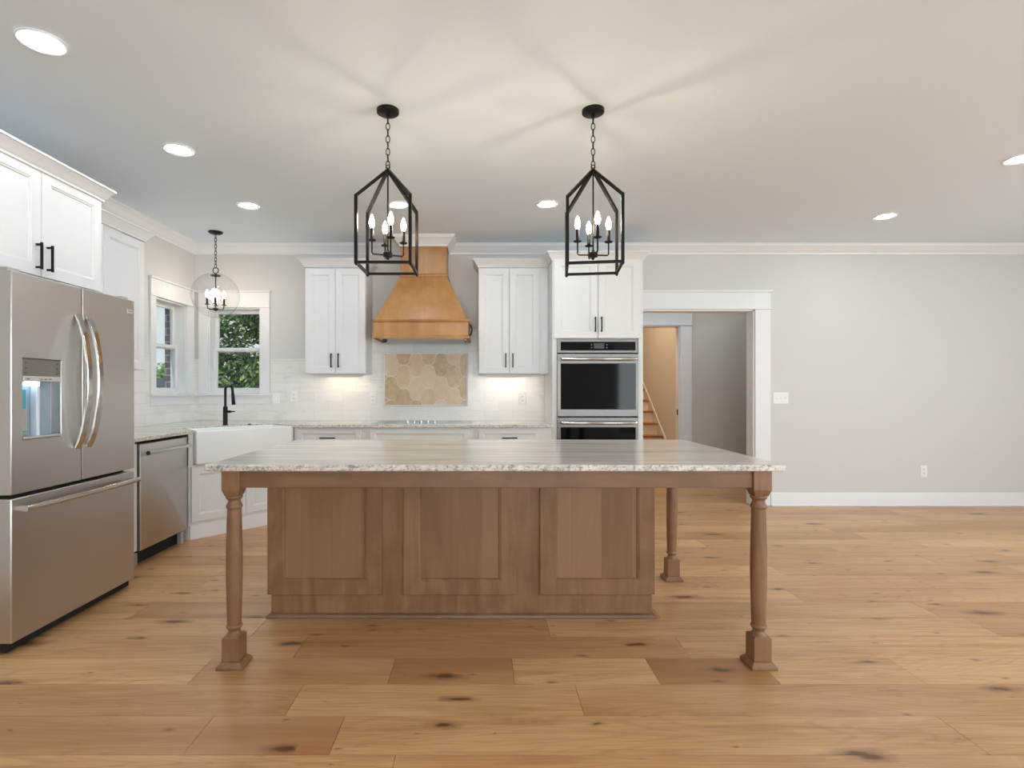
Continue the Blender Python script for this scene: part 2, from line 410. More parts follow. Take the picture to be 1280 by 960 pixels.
def text(body, size, mat_, parent, loc, rot, name='lettering', align='CENTER'):
    cu = bpy.data.curves.new(name, 'FONT'); cu.body = body; cu.size = size; cu.extrude = .0004
    cu.align_x = align; cu.align_y = 'CENTER'; cu.materials.append(mat_)
    t_ = bpy.data.objects.new(name, cu); COL.objects.link(t_)
    me = bpy.data.meshes.new_from_object(t_.evaluated_get(bpy.context.evaluated_depsgraph_get()))
    bpy.data.objects.remove(t_); me.name = name
    o = bpy.data.objects.new(name, me); COL.objects.link(o); o.parent = parent; o.location = loc; o.rotation_euler = rot
    return o

# ------------------------------------------------------------------ setting: floor
def floor_mesh(name, x0, x1, y0, y1, custom=None, seed=3):
    rnd = random.Random(seed)
    bm = bmesh.new(); lay = bm.loops.layers.color.new('tone')
    w = .22; base = 1.833; k = math.floor((y0 - base) / w); gap = .0009
    while base + k * w < y1:
        ya, yb = max(base + k * w, y0), min(base + (k + 1) * w, y1)
        cuts = custom.get(k) if custom else None
        segs = []
        lo_cut = x0; 
        if cuts:
            js = [c[0] for c in cuts]; tones = [c[1] for c in cuts]
            # before the first fixed joint
            xs = js[0]; tmp = []
            while xs > x0:
                ln = rnd.uniform(1.1, 2.3); tmp.append((max(xs - ln, x0), xs, None)); xs -= ln
            segs = tmp[::-1]
            for i in range(len(js) - 1): segs.append((js[i], js[i + 1], tones[i]))
            xs = js[-1]
        else:
            xs = x0 - rnd.uniform(0, 1.5)
        while xs < x1:
            ln = rnd.uniform(1.1, 2.3); segs.append((max(xs, x0), min(xs + ln, x1), None)); xs += ln
        for a, b, t in segs:
            if b - a < .002: continue
            if t is None: t = min(1, max(.12, rnd.gauss(.6, .075)))
            c = (t, rnd.random(), rnd.random(), 1)
            A = [(a + gap, ya + gap), (b - gap, ya + gap), (b - gap, yb - gap), (a + gap, yb - gap)]
            top = [bm.verts.new((x, y, 0)) for x, y in A]; bot = [bm.verts.new((x, y, -.01)) for x, y in A]
            fs = [bm.faces.new(top)] + [bm.faces.new([bot[i], bot[(i + 1) % 4], top[(i + 1) % 4], top[i]]) for i in range(4)]
            for f in fs:
                for lp in f.loops: lp[lay] = c
        k += 1
    v = [bm.verts.new(p) for p in ((x0, y0, -.0025), (x1, y0, -.0025), (x1, y1, -.0025), (x0, y1, -.0025))]
    f = bm.faces.new(v); f.material_index = 1
    v = [bm.verts.new(p) for p in ((x0, y0, -.12), (x1, y0, -.12), (x1, y1, -.12), (x0, y1, -.12))]
    bm.faces.new(v[::-1]).material_index = 1
    me = bpy.data.meshes.new(name); bm.to_mesh(me); bm.free(); me.materials.append(M_OAK); me.materials.append(M_DARK)
    o = bpy.data.objects.new(name, me); COL.objects.link(o); return struct(o)
joints = {0: [(-1.024, .2), (-.523, .62), (1.74, None)],
          1: [(.395, .55), (2.6, None)],
          2: [(-1.25, .5), (-.40, .3), (.14, .72), (.76, .22), (1.27, .70), (1.89, None)],
          4: [(-1.17, .55), (.35, None)],
          5: [(-1.93, .12), (-1.17, .4), (.98, None)],
          6: [(-.9, .7), (1.9, None)]}
floor_mesh('floor', XL - .16, XR + .16, YF - .16, YB + .144, joints)
floor_mesh('floor_hall', -.5, 5.2, YB + .144, 10.7, None, 9)

# ------------------------------------------------------------------ setting: walls with openings
def wall_y(name, y0, y1, x0, x1, z0, z1, holes, m):
    b = MB(); hs = sorted(holes); x = x0
    for (a, c, d, e) in hs:
        b.box(x, a, y0, y1, z0, z1)
        if d > z0: b.box(a, c, y0, y1, z0, d)
        if e < z1: b.box(a, c, y0, y1, e, z1)
        x = c
    b.box(x, x1, y0, y1, z0, z1)
    return struct(b.build(name, m))
def wall_x(name, x0, x1, y0, y1, z0, z1, holes, m):
    b = MB(); hs = sorted(holes); y = y0
    for (a, c, d, e) in hs:
        b.box(x0, x1, y, a, z0, z1)
        if d > z0: b.box(x0, x1, a, c, z0, d)
        if e < z1: b.box(x0, x1, a, c, e, z1)
        y = c
    b.box(x0, x1, y, y1, z0, z1)
    return struct(b.build(name, m))
WZ0, WZ1 = 1.207, 2.13
WB = (-2.94, -2.38); WL = (5.07, 5.61)
DO = (1.72, 2.94, 2.112)
TH = .144
wall_y('wall_back', YB, YB + TH, XL - .16, XR, 0, H, [(WB[0], WB[1], WZ0, WZ1), (DO[0], DO[1], -1, DO[2])], M_WALL)
wall_x('wall_left', XL - .16, XL, YF, YB, 0, H, [(WL[0], WL[1], WZ0, WZ1)], M_WALL)
RWIN = [(.6, 2.8, .55, 2.45), (-2.6, -.6, .55, 2.45)]
wall_x('wall_right', XR, XR + .16, YF, YB + TH, 0, H, RWIN, M_WALL)
FWIN = [(3.5, 5.9, 0.06, 2.35), (-.9, 1.7, .65, 2.35)]
wall_y('wall_front', YF - .16, YF, XL - .16, XR + .16, 0, H, FWIN, M_WALL)
struct(MB().box(XL - .16, XR + .16, YF - .16, YB + TH, H, H + .15).build('ceiling', M_CEIL))
# brick skin outside (its reveal shows through the left window)
b = MB()
for (a, c, d, e) in ((YF, WL[0], -.4, 3.2), (WL[1] - .01, YB + TH + .015, -.4, 3.2), (WL[0], WL[1] - .01, -.4, WZ0 - .02), (WL[0], WL[1] - .01, WZ1 + .02, 3.2)):
    b.box(XL - .215, XL - .165, a, c, d, e)
struct(b.build('wall_exterior_left', M_BRICK))
b = MB()
for (a, c, d, e) in ((XL - .215, WB[0], -.4, 3.2), (WB[1], .4, -.4, 3.2), (WB[0], WB[1], -.4, WZ0 - .02), (WB[0], WB[1], WZ1 + .02, 3.2)):
    b.box(a, c, YB + TH + .018, YB + TH + .07, d, e)
struct(b.build('wall_exterior_back', M_BRICK))

# hall and stairwell beyond the cased opening
YH = 7.22
HD = (1.75, 2.672, 2.112)
wall_y('wall_hall', YH, YH + .12, .4, 5.2, 0, 3.7, [(HD[0], HD[1], -1, HD[2])], M_HALL)
wall_x('wall_hall_left', .3, .4, YB + TH, 10.7, 0, 3.7, [], M_HALL)
wall_x('wall_hall_right', 5.1, 5.2, YB + TH, YH, 0, H, [], M_HALL)
struct(MB().box(.3, 5.2, YB + TH, YH, H, H + .1).build('ceiling_hall', M_CEIL))
SXR = 2.8
wall_x('wall_stair_right', SXR, SXR + .1, YH + .12, 10.6, 0, 3.7, [], M_HALL)
wall_y('wall_stair_back', 10.6, 10.7, .3, SXR + .1, 0, 3.7, [], M_HALL)
struct(MB().box(.3, SXR + .1, YH, 10.7, 3.7, 3.8).build('ceiling_stair', M_CEIL))

# staircase
st = thing('staircase', 'oak stair with cream risers climbing away beyond the inner doorway', 'staircase', (2.2, 8.3, 0))
br, bt_ = MB(), MB()
for k in range(1, 12):
    y = 8.24 + .235 * (k - 3); z = .18 * k
    y2 = y + .235
    br.box(1.72, SXR - .013, y + .02, 10.55, z - .18, z - .03)
    bt_.box(1.72, SXR - .013, y - .012, y2 + .02, z - .03, z)
br.build('riser', M_RISER, st); bt_.build('tread', M_TREAD, st, bevel=.006)
sk = MB()
def skz(y): return .54 + (y - 8.24) * .766
pts = []
a0, a1 = 7.72, 10.5
sk.rings([[(SXR - .012, a0, skz(a0) - .35), (SXR - .002, a0, skz(a0) - .35), (SXR - .002, a0, skz(a0) + .04), (SXR - .012, a0, skz(a0) + .04)],
          [(SXR - .012, a1, skz(a1) - .35), (SXR - .002, a1, skz(a1) - .35), (SXR - .002, a1, skz(a1) + .04), (SXR - .012, a1, skz(a1) + .04)]])
sk.build('skirt_board', M_HALL, st)
sk = MB()
sk.rings([[(SXR - .014, a0, skz(a0) + .04), (SXR - .002, a0, skz(a0) + .04), (SXR - .002, a0, skz(a0) + .054), (SXR - .014, a0, skz(a0) + .054)],
          [(SXR - .014, a1, skz(a1) + .04), (SXR - .002, a1, skz(a1) + .04), (SXR - .002, a1, skz(a1) + .054), (SXR - .014, a1, skz(a1) + .054)]])
sk.build('skirt_cap', M_TRIM, st)

# ------------------------------------------------------------------ trims
HC = (-.588, -.817, -.358)          # hood chimney centre, left, right
YCH = 5.45
crown = [(0, 2.705), (.010, 2.705), (.014, 2.722), (.024, 2.730), (.040, 2.752), (.060, 2.775), (.074, 2.784), (.078, 2.796), (.085, 2.80), (.085, 2.8095), (0, 2.8095)]
b = MB(); e = .0005
b.sweep([(XL + e, YF), (XL + e, YB - e), (HC[1] - .004, YB - e), (HC[1] - .004, YCH - .004), (HC[2] + .004, YCH - .004), (HC[2] + .004, YB - e), (XR, YB - e), (XR, YF)], crown)
struct(b.build('trim_crown', M_TRIM))
basep = [(0, 0.001), (.028, 0.001), (.026, .014), (.015, .018), (.015, .125), (.011, .138), (0, .142)]
b = MB(); b.sweep([(3.114, YB - e), (XR - e, YB - e), (XR - e, YF)], basep); struct(b.build('baseboard_back', M_TRIM))
b = MB(); b.sweep([(2.836, YH - e), (5.1, YH - e)], basep); struct(b.build('baseboard_hall', M_TRIM))

def casing_y(name, x0, x1, z0, z1, y, w=.115, head=.195, face=-1, foot=0.001, m=M_TRIM, depth=TH):
    """craftsman casing round an opening in a wall at y, facing -y; plus jamb lining"""
    b = MB(); t = .02
    b.box(x0 - w, x0, y - t, y, foot, z1); b.box(x1, x1 + w, y - t, y, foot, z1)
    b.box(x0 - w - .008, x1 + w + .008, y - t - .012, y, z1, z1 + .018)
    b.box(x0 - w, x1 + w, y - t - .003, y, z1 + .018, z1 + head - .022)
    b.box(x0 - w - .016, x1 + w + .016, y - t - .02, y, z1 + head - .022, z1 + head)
    b.box(x0 - .001, x0 + .016, y, y + depth, foot, z1); b.box(x1 - .016, x1 + .001, y, y + depth, foot, z1)
    b.box(x0, x1, y, y + depth, z1 - .016, z1 + .001)
    return b
b = casing_y('c', DO[0], DO[1], 0, DO[2], YB, .165, .205)
struct(b.build('trim_1', M_TRIM, bevel=.002))
b = casing_y('c', HD[0], HD[1], 0, HD[2], YH, .155, .2, depth=.12)
dframe = struct(b.build('trim_2', M_TRIM, bevel=.002))
tag(MB().box(HD[1] - .022, HD[1] - .0155, YH + .03, YH + .06, 1.0 - .09 - .0, 1.0 - .02).build('strike_plate', M_BLK, dframe))

# ------------------------------------------------------------------ windows (double hung)
def window(name, w, z0, z1, loc, rot, w_l=.102, w_r=.102):
    """local frame: wall face y=0, room on -y, opening x in [-w/2, w/2]"""
    root = bpy.data.objects.new(name, None); COL.objects.link(root); root['kind'] = 'structure'
    h = w / 2; b = MB(); t = .02; e = .0006; d = .105
    b.box(-h - w_l, -h, -t, -e, z0, z1); b.box(h, h + w_r, -t, -e, z0, z1)
    hl, hr = (-h - w_l, h + w_r)
    b.box(hl - .006, hr + .006, -t - .012, -e, z1, z1 + .016)
    b.box(hl, hr, -t - .002, -e, z1 + .016, z1 + .165)
    b.box(hl - .012, hr + .012, -t - .018, -e, z1 + .165, z1 + .183)
    b.build('casing', M_TRIM, root, bevel=.002, local=True)
    b = MB(); b.box(hl - .012, hr + .012, -.045, -e, z0 - .022, z0); b.box(-h, h, -.01, d + .05, z0 - .022, z0 + .004)
    b.build('stool', M_TRIM, root, bevel=.003, local=True)
    MB().box(hl, hr, -.018, -e, z0 - .112, z0 - .022).build('apron', M_TRIM, root, bevel=.002, local=True)
    b = MB(); b.box(-h, -h + .014, 0, d + .05, z0, z1); b.box(h - .014, h, 0, d + .05, z0, z1); b.box(-h, h, 0, d + .05, z1 - .014, z1)
    b.build('jamb', M_TRIM, root, local=True)
    zm = (z0 + z1) / 2
    def sash(nm, a, c, y, rail_b, rail_t, st_=.036):
        b = MB(); x0, x1 = -h + .014, h - .014
        b.box(x0, x0 + st_, y, y + .028, a, c); b.box(x1 - st_, x1, y, y + .028, a, c)
        b.box(x0 + st_, x1 - st_, y, y + .028, a, a + rail_b); b.box(x0 + st_, x1 - st_, y, y + .028, c - rail_t, c)
        o = b.build(nm, M_TRIM, root, bevel=.003, local=True)
        MB().box(x0 + st_, x1 - st_, y + .012, y + .016, a + rail_b, c - rail_t).build('pane', M_PANE, o, local=True)
    sash('upper_sash', zm - .005, z1 - .012, d + .006, .034, .04)
    sash('lower_sash', z0 + .002, zm + .036, d - .024, .06, .034)
    b = MB(); b.box(-.02, .02, d - .032, d - .024, zm + .016, zm + .03); b.build('sash_lock', M_TRIM, root, local=True)
    root.location = loc; root.rotation_euler = (0, 0, rot)
    return root
window('window_1', WL[1] - WL[0], WZ0, WZ1, (XL, (WL[0] + WL[1]) / 2, 0), R(90), .085, .125)
window('window_2', WB[1] - WB[0], WZ0, WZ1, ((WB[0] + WB[1]) / 2, YB, 0), 0, .102, .104)
def big_window(name, w, z0, z1, n, loc, rot):
    root = bpy.data.objects.new(name, None); COL.objects.link(root); root['kind'] = 'structure'
    h = w / 2; b = MB()
    b.box(-h - .1, -h, -.02, -.001, z0 - .0, z1); b.box(h, h + .1, -.02, -.001, z0, z1)
    b.box(-h - .1, h + .1, -.024, -.001, z1, z1 + .17); b.box(-h - .12, h + .12, -.04, -.001, z0 - .03, z0)
    for i in range(n + 1):
        x = -h + .03 + (w - .06) * i / n; b.box(x - .03, x + .03, .05, .1, z0, z1)
    b.box(-h, h, .05, .1, z0, z0 + .06); b.box(-h, h, .05, .1, z1 - .06, z1)
    if z0 > .3: b.box(-h, h, .05, .1, (z0 + z1) / 2 - .02, (z0 + z1) / 2 + .02)
    f = b.build('window_frame', M_TRIM, root, local=True)
    MB().box(-h, h, .073, .077, z0, z1).build('pane', M_PANE, root, local=True)
    root.location = loc; root.rotation_euler = (0, 0, rot)
for i, (a, c, d, e2) in enumerate(RWIN): big_window('window_%d' % (3 + i), c - a, d, e2, 2, (XR, (a + c) / 2, 0), R(-90))
for i, (a, c, d, e2) in enumerate(FWIN): big_window('window_%d' % (5 + i), c - a, d, e2, 2 if d < .3 else 3, ((a + c) / 2, YF, 0), R(180))

# ------------------------------------------------------------------ tile backsplash and mosaic
TT = .010; ZT = 1.56; ZT2 = 1.883; ZC = .916
UL = (-1.792, -1.176); UR = (-.032, .592); OVX = (.679, 1.55)
b = MB()
b.box(XL + TT, WB[0] - .104, YB - TT, YB, ZC, ZT)
b.box(WB[0] - .104, WB[1] + .106, YB - TT, YB, ZC, WZ0 - .113)
b.box(WB[1] + .106, UL[1] + .0, YB - TT, YB, ZC, ZT)
b.box(UL[1], UR[0], YB - TT, YB, ZC, ZT2)
b.box(UR[0], OVX[0] - .002, YB - TT, YB, ZC, ZT)
b.box(XL, XL + TT, 3.42, WL[0] - .087, ZC, ZT)
b.box(XL, XL + TT, WL[0] - .087, WL[1] + .127, ZC, WZ0 - .113)
b.box(XL, XL + TT, WL[1] + .127, YB, ZC, ZT)
struct(b.build('wall_backsplash', M_TILE))
b = MB()
b.box(WB[1] + .106, UL[0] - .002, YB - TT - .006, YB - .0005, ZT, ZT + .018)
b.box(UL[1] + .002, UR[0] - .002, YB - TT - .006, YB - .0005, ZT2, ZT2 + .018)
b.box(XL + .0005, XL + TT + .006, 4.39, WL[0] - .087, ZT, ZT + .018)
b.box(XL + .0005, XL + TT + .006, WL[1] + .127, YB - .0005, ZT, ZT + .018)
b.box(XL + .0005, WB[0] - .104, YB - TT - .006, YB - .0005, ZT, ZT + .018)
struct(b.build('trim_3', M_TILE, bevel=.003))

mp = thing('mosaic_tile_panel', 'beige lantern-shaped stone tile panel framed in white behind the cooktop', 'tile panel', (-.6, YB - TT, 1.36))
PX0, PX1, PZ0, PZ1 = -1.052, -.149, 1.072, 1.647; fw = .014
b = MB(); y1 = YB - TT
b.box(PX0, PX1, y1 - .016, y1, PZ0, PZ0 + fw); b.box(PX0, PX1, y1 - .016, y1, PZ1 - fw, PZ1)
b.box(PX0, PX0 + fw, y1 - .016, y1, PZ0 + fw, PZ1 - fw); b.box(PX1 - fw, PX1, y1 - .016, y1, PZ0 + fw, PZ1 - fw)
b.build('frame', M_TRIM, mp, bevel=.004)
MB().box(PX0 + fw, PX1 - fw, y1 - .004, y1, PZ0 + fw, PZ1 - fw).build('grout_bed', M_GROUT, mp)
bm = bmesh.new(); lay = bm.loops.layers.color.new('tone'); TW, THH = .27, .25
pal = [(226, 210, 188), (232, 218, 198), (222, 206, 182), (236, 226, 210), (216, 200, 170), (230, 210, 190), (234, 220, 200), (220, 208, 180), (228, 204, 182)]
rt = random.Random(5)
def scurve(p, q, n=9, a=.20):
    out = []; dx, dy = q[0] - p[0], q[1] - p[1]
    for i in range(n):
        t = i / n; o_ = a * math.sin(2 * PI * t) * .5
        out.append((p[0] + dx * t - dy * o_, p[1] + dy * t + dx * o_))
    return out
cxm, czm = (PX0 + PX1) / 2 + .03, (PZ0 + PZ1) / 2 + .03
for i in range(-6, 7):
    for j in range(-6, 7):
        if (i + j) % 2: continue
        x, z = cxm + i * TW / 2, czm + j * THH / 2
        if not (PX0 - .15 < x < PX1 + .15 and PZ0 - .15 < z < PZ1 + .15): continue
        T_, R_, B_, L_ = (0, THH / 2), (TW / 2, 0), (0, -THH / 2), (-TW / 2, 0)
        # each edge is point-symmetric, with alternating bend so neighbours interlock
        pl = scurve(T_, R_, a=.26) + scurve(R_, B_, a=-.26) + scurve(B_, L_, a=.26) + scurve(L_, T_, a=-.26)
        s_ = .972; col = lin(rt.choice(pal))
        front = [bm.verts.new((x + px * s_, y1 - .008, z + pz * s_)) for px, pz in pl]
        f = bm.faces.new(front)
        for lp in f.loops: lp[lay] = col
for co, no in (((PX0 + fw, 0, 0), (-1, 0, 0)), ((PX1 - fw, 0, 0), (1, 0, 0)), ((0, 0, PZ0 + fw), (0, 0, -1)), ((0, 0, PZ1 - fw), (0, 0, 1))):
    bmesh.ops.bisect_plane(bm, geom=bm.verts[:] + bm.edges[:] + bm.faces[:], plane_co=co, plane_no=no, clear_outer=True)
ext = bmesh.ops.extrude_face_region(bm, geom=bm.faces[:])
for v_ in [g_ for g_ in ext['geom'] if isinstance(g_, bmesh.types.BMVert)]: v_.co.y += .004
for v_ in bm.verts: v_.co -= Vector(mp.location)
bmesh.ops.recalc_face_normals(bm, faces=bm.faces)
me = bpy.data.meshes.new('mosaic_tiles'); bm.to_mesh(me); bm.free(); me.materials.append(M_MOS)
o = bpy.data.objects.new('mosaic_tiles', me); COL.objects.link(o); o.parent = mp

# ------------------------------------------------------------------ cabinet helpers (local: front at y=0 facing -y)
def pull(parent, x, z, length=.145, vertical=True, y=0.0, name='handle'):
    b = MB(); r = .0055; so = .03; h = length / 2
    if vertical:
        b.box(x - r, x + r, y - so - r, y - so + r, z - h, z + h)
        for s_ in (-1, 1): b.box(x - r, x + r, y - so, y, z + s_ * (h - .012) - r, z + s_ * (h - .012) + r)
    else:
        b.box(x - h, x + h, y - so - r, y - so + r, z - r, z + r)
        for s_ in (-1, 1): b.box(x + s_ * (h - .012) - r, x + s_ * (h - .012) + r, y - so, y, z - r, z + r)
    return b.build(name, M_BLK, parent, bevel=.0015, local=True)
ccrown = [(0, 0), (.008, 0), (.010, .012), (.020, .022), (.036, .050), (.046, .060), (.050, .066), (.056, .068), (.056, .08), (0, .08)]
def upper_cabinet(label, w, depth, z0, z1, doors, loc, rot=0, crown_on=True, cdz=0, crown_sides=(True, True), name='wall_cabinet', group=None, hz=None, filler=0, light=False):
    root = thing(name, label, 'cabinet', (0, 0, 0), group)
    h = w / 2; b = MB(); b.box(-h, h, .02, depth, z0, z1); 
    if filler: b.box(h, h + filler, .025, depth, z0, z1)
    b.build('body', M_CAB, root, bevel=.0015, local=True)
    b = MB(); b.box(-h + .03, h - .03, .05, depth - .03, z0 - .004, z0)
    n = len(doors)
    for (x0, x1, hx) in doors:
        d = MB().panel(x0, x1, z0 + .004, z1 - .01, 0, .019, .062, .010).build('door', M_CAB, root, local=True)
        pull(d, hx, (z0 + .135) if hz is None else hz)
    if crown_on:
        b = MB(); zz = z1 - .002 + cdz; pf = [(o_, zz + q) for o_, q in ccrown]
        pth = []
        # travel so that the outside is on the right: from left-back, to left-front, to right-front, to right-back
        if crown_sides[0]: pth.append((-h, depth - .002))
        pth += [(-h, .0), (h + filler, .0)]
        if crown_sides[1]: pth.append((h + filler, depth - .002))
        b.sweep(pth, pf)
        b.build('crown_moulding', M_CAB, root, local=True)
    root.location = loc; root.rotation_euler = (0, 0, rot)
    return root
# the two wall cabinets either side of the hood
UY = 5.436; UZ0, UZ1 = 1.41, 2.492
cw = UL[1] - UL[0]
upper_cabinet('white two-door wall cabinet to the left of the wooden hood', cw, YB - .001 - UY, UZ0, UZ1, [(-cw / 2 + .004, -.002, -.036), (.002, cw / 2 - .004, .036)], ((UL[0] + UL[1]) / 2, UY, 0), group='wall cabinets beside the hood')
cw = UR[1] - UR[0]
upper_cabinet('white two-door wall cabinet between the wooden hood and the wall ovens', cw, YB - .001 - UY, UZ0, UZ1, [(-cw / 2 + .004, -.002, -.036), (.002, cw / 2 - .004, .036)], ((UR[0] + UR[1]) / 2, UY, 0), crown_sides=(True, False), group='wall cabinets beside the hood', filler=OVX[0] - UR[1] - .002)
# on the left wall: over the fridge, and between fridge and window
FCX = -2.38
upper_cabinet('deep white cabinet mounted above the stainless refrigerator', .92, abs(XL - FCX) - .001, 1.857, 2.452, [(-.456, -.002, -.036), (.002, .456, .036)], (FCX, 2.9, 0), R(90), cdz=-.022, hz=1.965, name='over_fridge_cabinet')
upper_cabinet('white wall cabinet between the refrigerator and the left-hand window', .95, .34 - .001, 1.407, 2.46, [(-.47, -.002, -.036), (.002, .47, .036)], (XL + .34, 3.91, 0), R(90), crown_sides=(False, True), name='wall_cabinet')
# under-cabinet LED bars
def led(label, x0, x1):
    t = thing('under_cabinet_light', label, 'light', ((x0 + x1) / 2, 5.62, UZ0))
    MB().box(x0, x1, 5.60, 5.64, UZ0 - .012, UZ0 - .0005).box(x0, x1, 5.594, 5.60, UZ0 - .030, UZ0 - .0005).build('housing', M_CAB, t)
    MB().box(x0 + .01, x1 - .01, 5.608, 5.632, UZ0 - .0155, UZ0 - .012).build('diffuser', M_LED, t)
led('slim light bar glowing under the cabinet left of the hood', UL[0] + .08, UL[1] - .06)
led('slim light bar glowing under the cabinet right of the hood', UR[0] + .06, UR[1] - .06)

# ------------------------------------------------------------------ tall oven cabinet and double oven
OY = 5.15; ow = OVX[1] - OVX[0]; oh = ow / 2; ocx = (OVX[0] + OVX[1]) / 2
oc = thing('oven_cabinet', 'tall white cabinet housing the double oven beside the doorway', 'cabinet', (0, 0, 0))
dep = YB - .004 - OY
b = MB()
b.box(-oh, -oh + .046, 0.0, dep, .1, 2.51); b.box(oh - .046, oh, 0.0, dep, .1, 2.51)
b.box(-oh + .046, oh - .046, .02, dep, 1.735, 2.51); b.box(-oh + .046, oh - .046, .0, dep, .1, .36)
b.box(-oh + .046, oh - .046, dep - .03, dep, .36, 1.735)
b.box(-oh + .046, oh - .046, .0, .02, 2.495, 2.51)
b.box(-oh, oh, .06, dep, .0, .1)
b.build('body', M_CAB, oc, bevel=.0015, local=True)
for x0, x1, hx in ((-oh + .012, -.002, -.03), (.002, oh - .03, .03)):
    d = MB().panel(x0, x1, 1.742, 2.50, -.019, .019, .066, .010).build('door', M_CAB, oc, local=True)
    pull(d, hx, 1.872, .145, True, -.019)
d = MB().panel(-oh + .012, oh - .012, .125, .355, -.019, .018, .06, .010).build('drawer', M_CAB, oc, local=True)
pull(d, 0, .24, .16, False, -.019)
b = MB(); zz = 2.49; pf = [(o_, zz + q) for o_, q in ccrown]
b.sweep([(-oh, UY - .062 - OY), (-oh, 0), (oh, 0), (oh, dep - .002)], pf); b.build('crown_moulding', M_CAB, oc, local=True)
oc.location = (ocx, OY, 0)

ov = thing('double_oven', 'stainless double wall oven with black glass in the tall white cabinet', 'oven', (1.11, OY, .37))
OX0, OX1 = .725, 1.496
b = MB(); b.box(OX0 + .004, OX1 - .004, OY + .0, OY + .55, .37, 1.73); b.build('body', M_DARK, ov)
b = MB(); b.box(OX0, OX1, OY - .02, OY - .001, 1.601, 1.733); cp = b.build('control_panel', M_STEELO, ov, bevel=.003)
MB().box(.756, 1.473, OY - .0225, OY - .0195, 1.624, 1.708).build('panel_glass', M_BGLASS, cp)
MB().box(1.076, 1.172, OY - .0238, OY - .022, 1.642, 1.694).build('display', M_LCD, cp)
M_KEY = mat('grey_key_print', (150, 150, 150), .5)
for x_ in (1.052, 1.198):
    for z_ in (1.678, 1.652):
        b = MB(); b.lathe([(.005, 0), (.005, .0012)], (x_, OY - .0237, z_), 10, axis='y'); b.build('touch_key', M_KEY, cp)
for (z0, z1, nm) in ((.994, 1.592, 'upper_door'), (.40, .983, 'lower_door')):
    dz = z1 - 1.592
    gz0, gz1 = (1.061, 1.498) if nm == 'upper_door' else (.47, .889)
    hz = 1.541 if nm == 'upper_door' else .934
    b = MB()
    b.rings([[(OX0, OY - .002, z0), (OX1, OY - .002, z0), (OX1, OY - .002, z1), (OX0, OY - .002, z1)],
             [(OX0, OY - .03, z0), (OX1, OY - .03, z0), (OX1, OY - .03, z1), (OX0, OY - .03, z1)],
             [(.756, OY - .03, gz0), (1.473, OY - .03, gz0), (1.473, OY - .03, gz1), (.756, OY - .03, gz1)],
             [(.756, OY - .026, gz0), (1.473, OY - .026, gz0), (1.473, OY - .026, gz1), (.756, OY - .026, gz1)]])
    d = b.build(nm, M_STEELO, ov, bevel=.003)
    MB().box(.757, 1.472, OY - .0285, OY - .0262, gz0 + .001, gz1 - .001).build('door_glass', M_BGLASS, d)
    b = MB(); b.lathe([(.001, .755), (.013, .757), (.015, .762), (.015, 1.467), (.013, 1.472), (.001, 1.474)], (0, OY - .075, hz), 16, axis='x')
    for x_ in (.79, 1.44): b.box(x_ - .012, x_ + .012, OY - .075, OY - .03, hz - .009, hz + .009)
    b.build('handle', M_CHROME, d)

# ------------------------------------------------------------------ range hood
hd = thing('range_hood', 'honey-stained wooden range hood with tapered front above the cooktop', 'range hood', (-.59, 5.5, 1.76))
HX0, HX1, HY = -1.056, -.124, 5.2
YW = YB - .001
b = MB(); b.box(HC[1], HC[2], YCH, YW, 2.40, 2.8085); b.build('chimney', M_HOOD, hd, bevel=.002)
b = MB(); b.box(HC[1] - .002, HC[1] + .018, YCH - .004, YCH, 2.43, 2.70); b.build('corner_trim', M_HOOD, hd, bevel=.001); b = MB(); b.box(HC[2] - .018, HC[2] + .002, YCH - .004, YCH, 2.43, 2.70); b.build('corner_trim', M_HOOD, hd, bevel=.001)
b = MB(); cp_ = [(HC[1], YW), (HC[1], YCH), (HC[2], YCH), (HC[2], YW)]
b.sweep(cp_, [(0, 2.395), (.016, 2.398), (.018, 2.412), (.008, 2.42), (.004, 2.43), (0, 2.43)]); b.build('upper_moulding', M_HOOD, hd)
b = MB(); b.frustum((HX0 + .012, HX1 - .012, HY + .012, YW), (HC[1] - .006, HC[2] + .006, YCH - .006, YW), 1.925, 2.398); b.build('tapered_front', M_HOOD, hd, bevel=.002)
b = MB()
b.box(HX0 + .006, HX1 - .006, HY + .006, YW, 1.765, 1.925); b.build('apron_band', M_HOOD, hd, bevel=.002)
b = MB(); b.sweep([(HX0 + .006, YW), (HX0 + .006, HY + .006), (HX1 - .006, HY + .006), (HX1 - .006, YW)], [(0, 1.905), (.006, 1.908), (.013, 1.918), (.015, 1.934), (.004, 1.937), (0, 1.937)])
b.sweep([(HX0 + .006, YW), (HX0 + .006, HY + .006), (HX1 - .006, HY + .006), (HX1 - .006, YW)], [(0, 1.750), (.015, 1.750), (.015, 1.764), (.006, 1.774), (0, 1.78)])
b.build('band_moulding', M_HOOD, hd)
b = MB(); b.box(HX0 + .05, HX1 - .05, HY + .05, YW - .02, 1.745, 1.764); b.build('steel_liner', M_STEELD, hd, bevel=.003)
b = MB(); b.box(-.97, -.93, 5.24, 5.29, 1.722, 1.746); b.box(-.955, -.935, 5.245, 5.27, 1.712, 1.722); b.build('bracket', M_RUB, hd, bevel=.003)
b = MB(); b.box(-.175, -.145, 5.24, 5.28, 1.728, 1.746); b.build('bracket', M_HOOD, hd, bevel=.003)
b = MB(); b.tube([(-.128, 5.5, 1.92), (-.105, 5.48, 1.90), (-.098, 5.47, 1.86), (-.108, 5.48, 1.82), (-.128, 5.5, 1.80)], .008, 8); b.build('power_cord', M_RUB, hd)

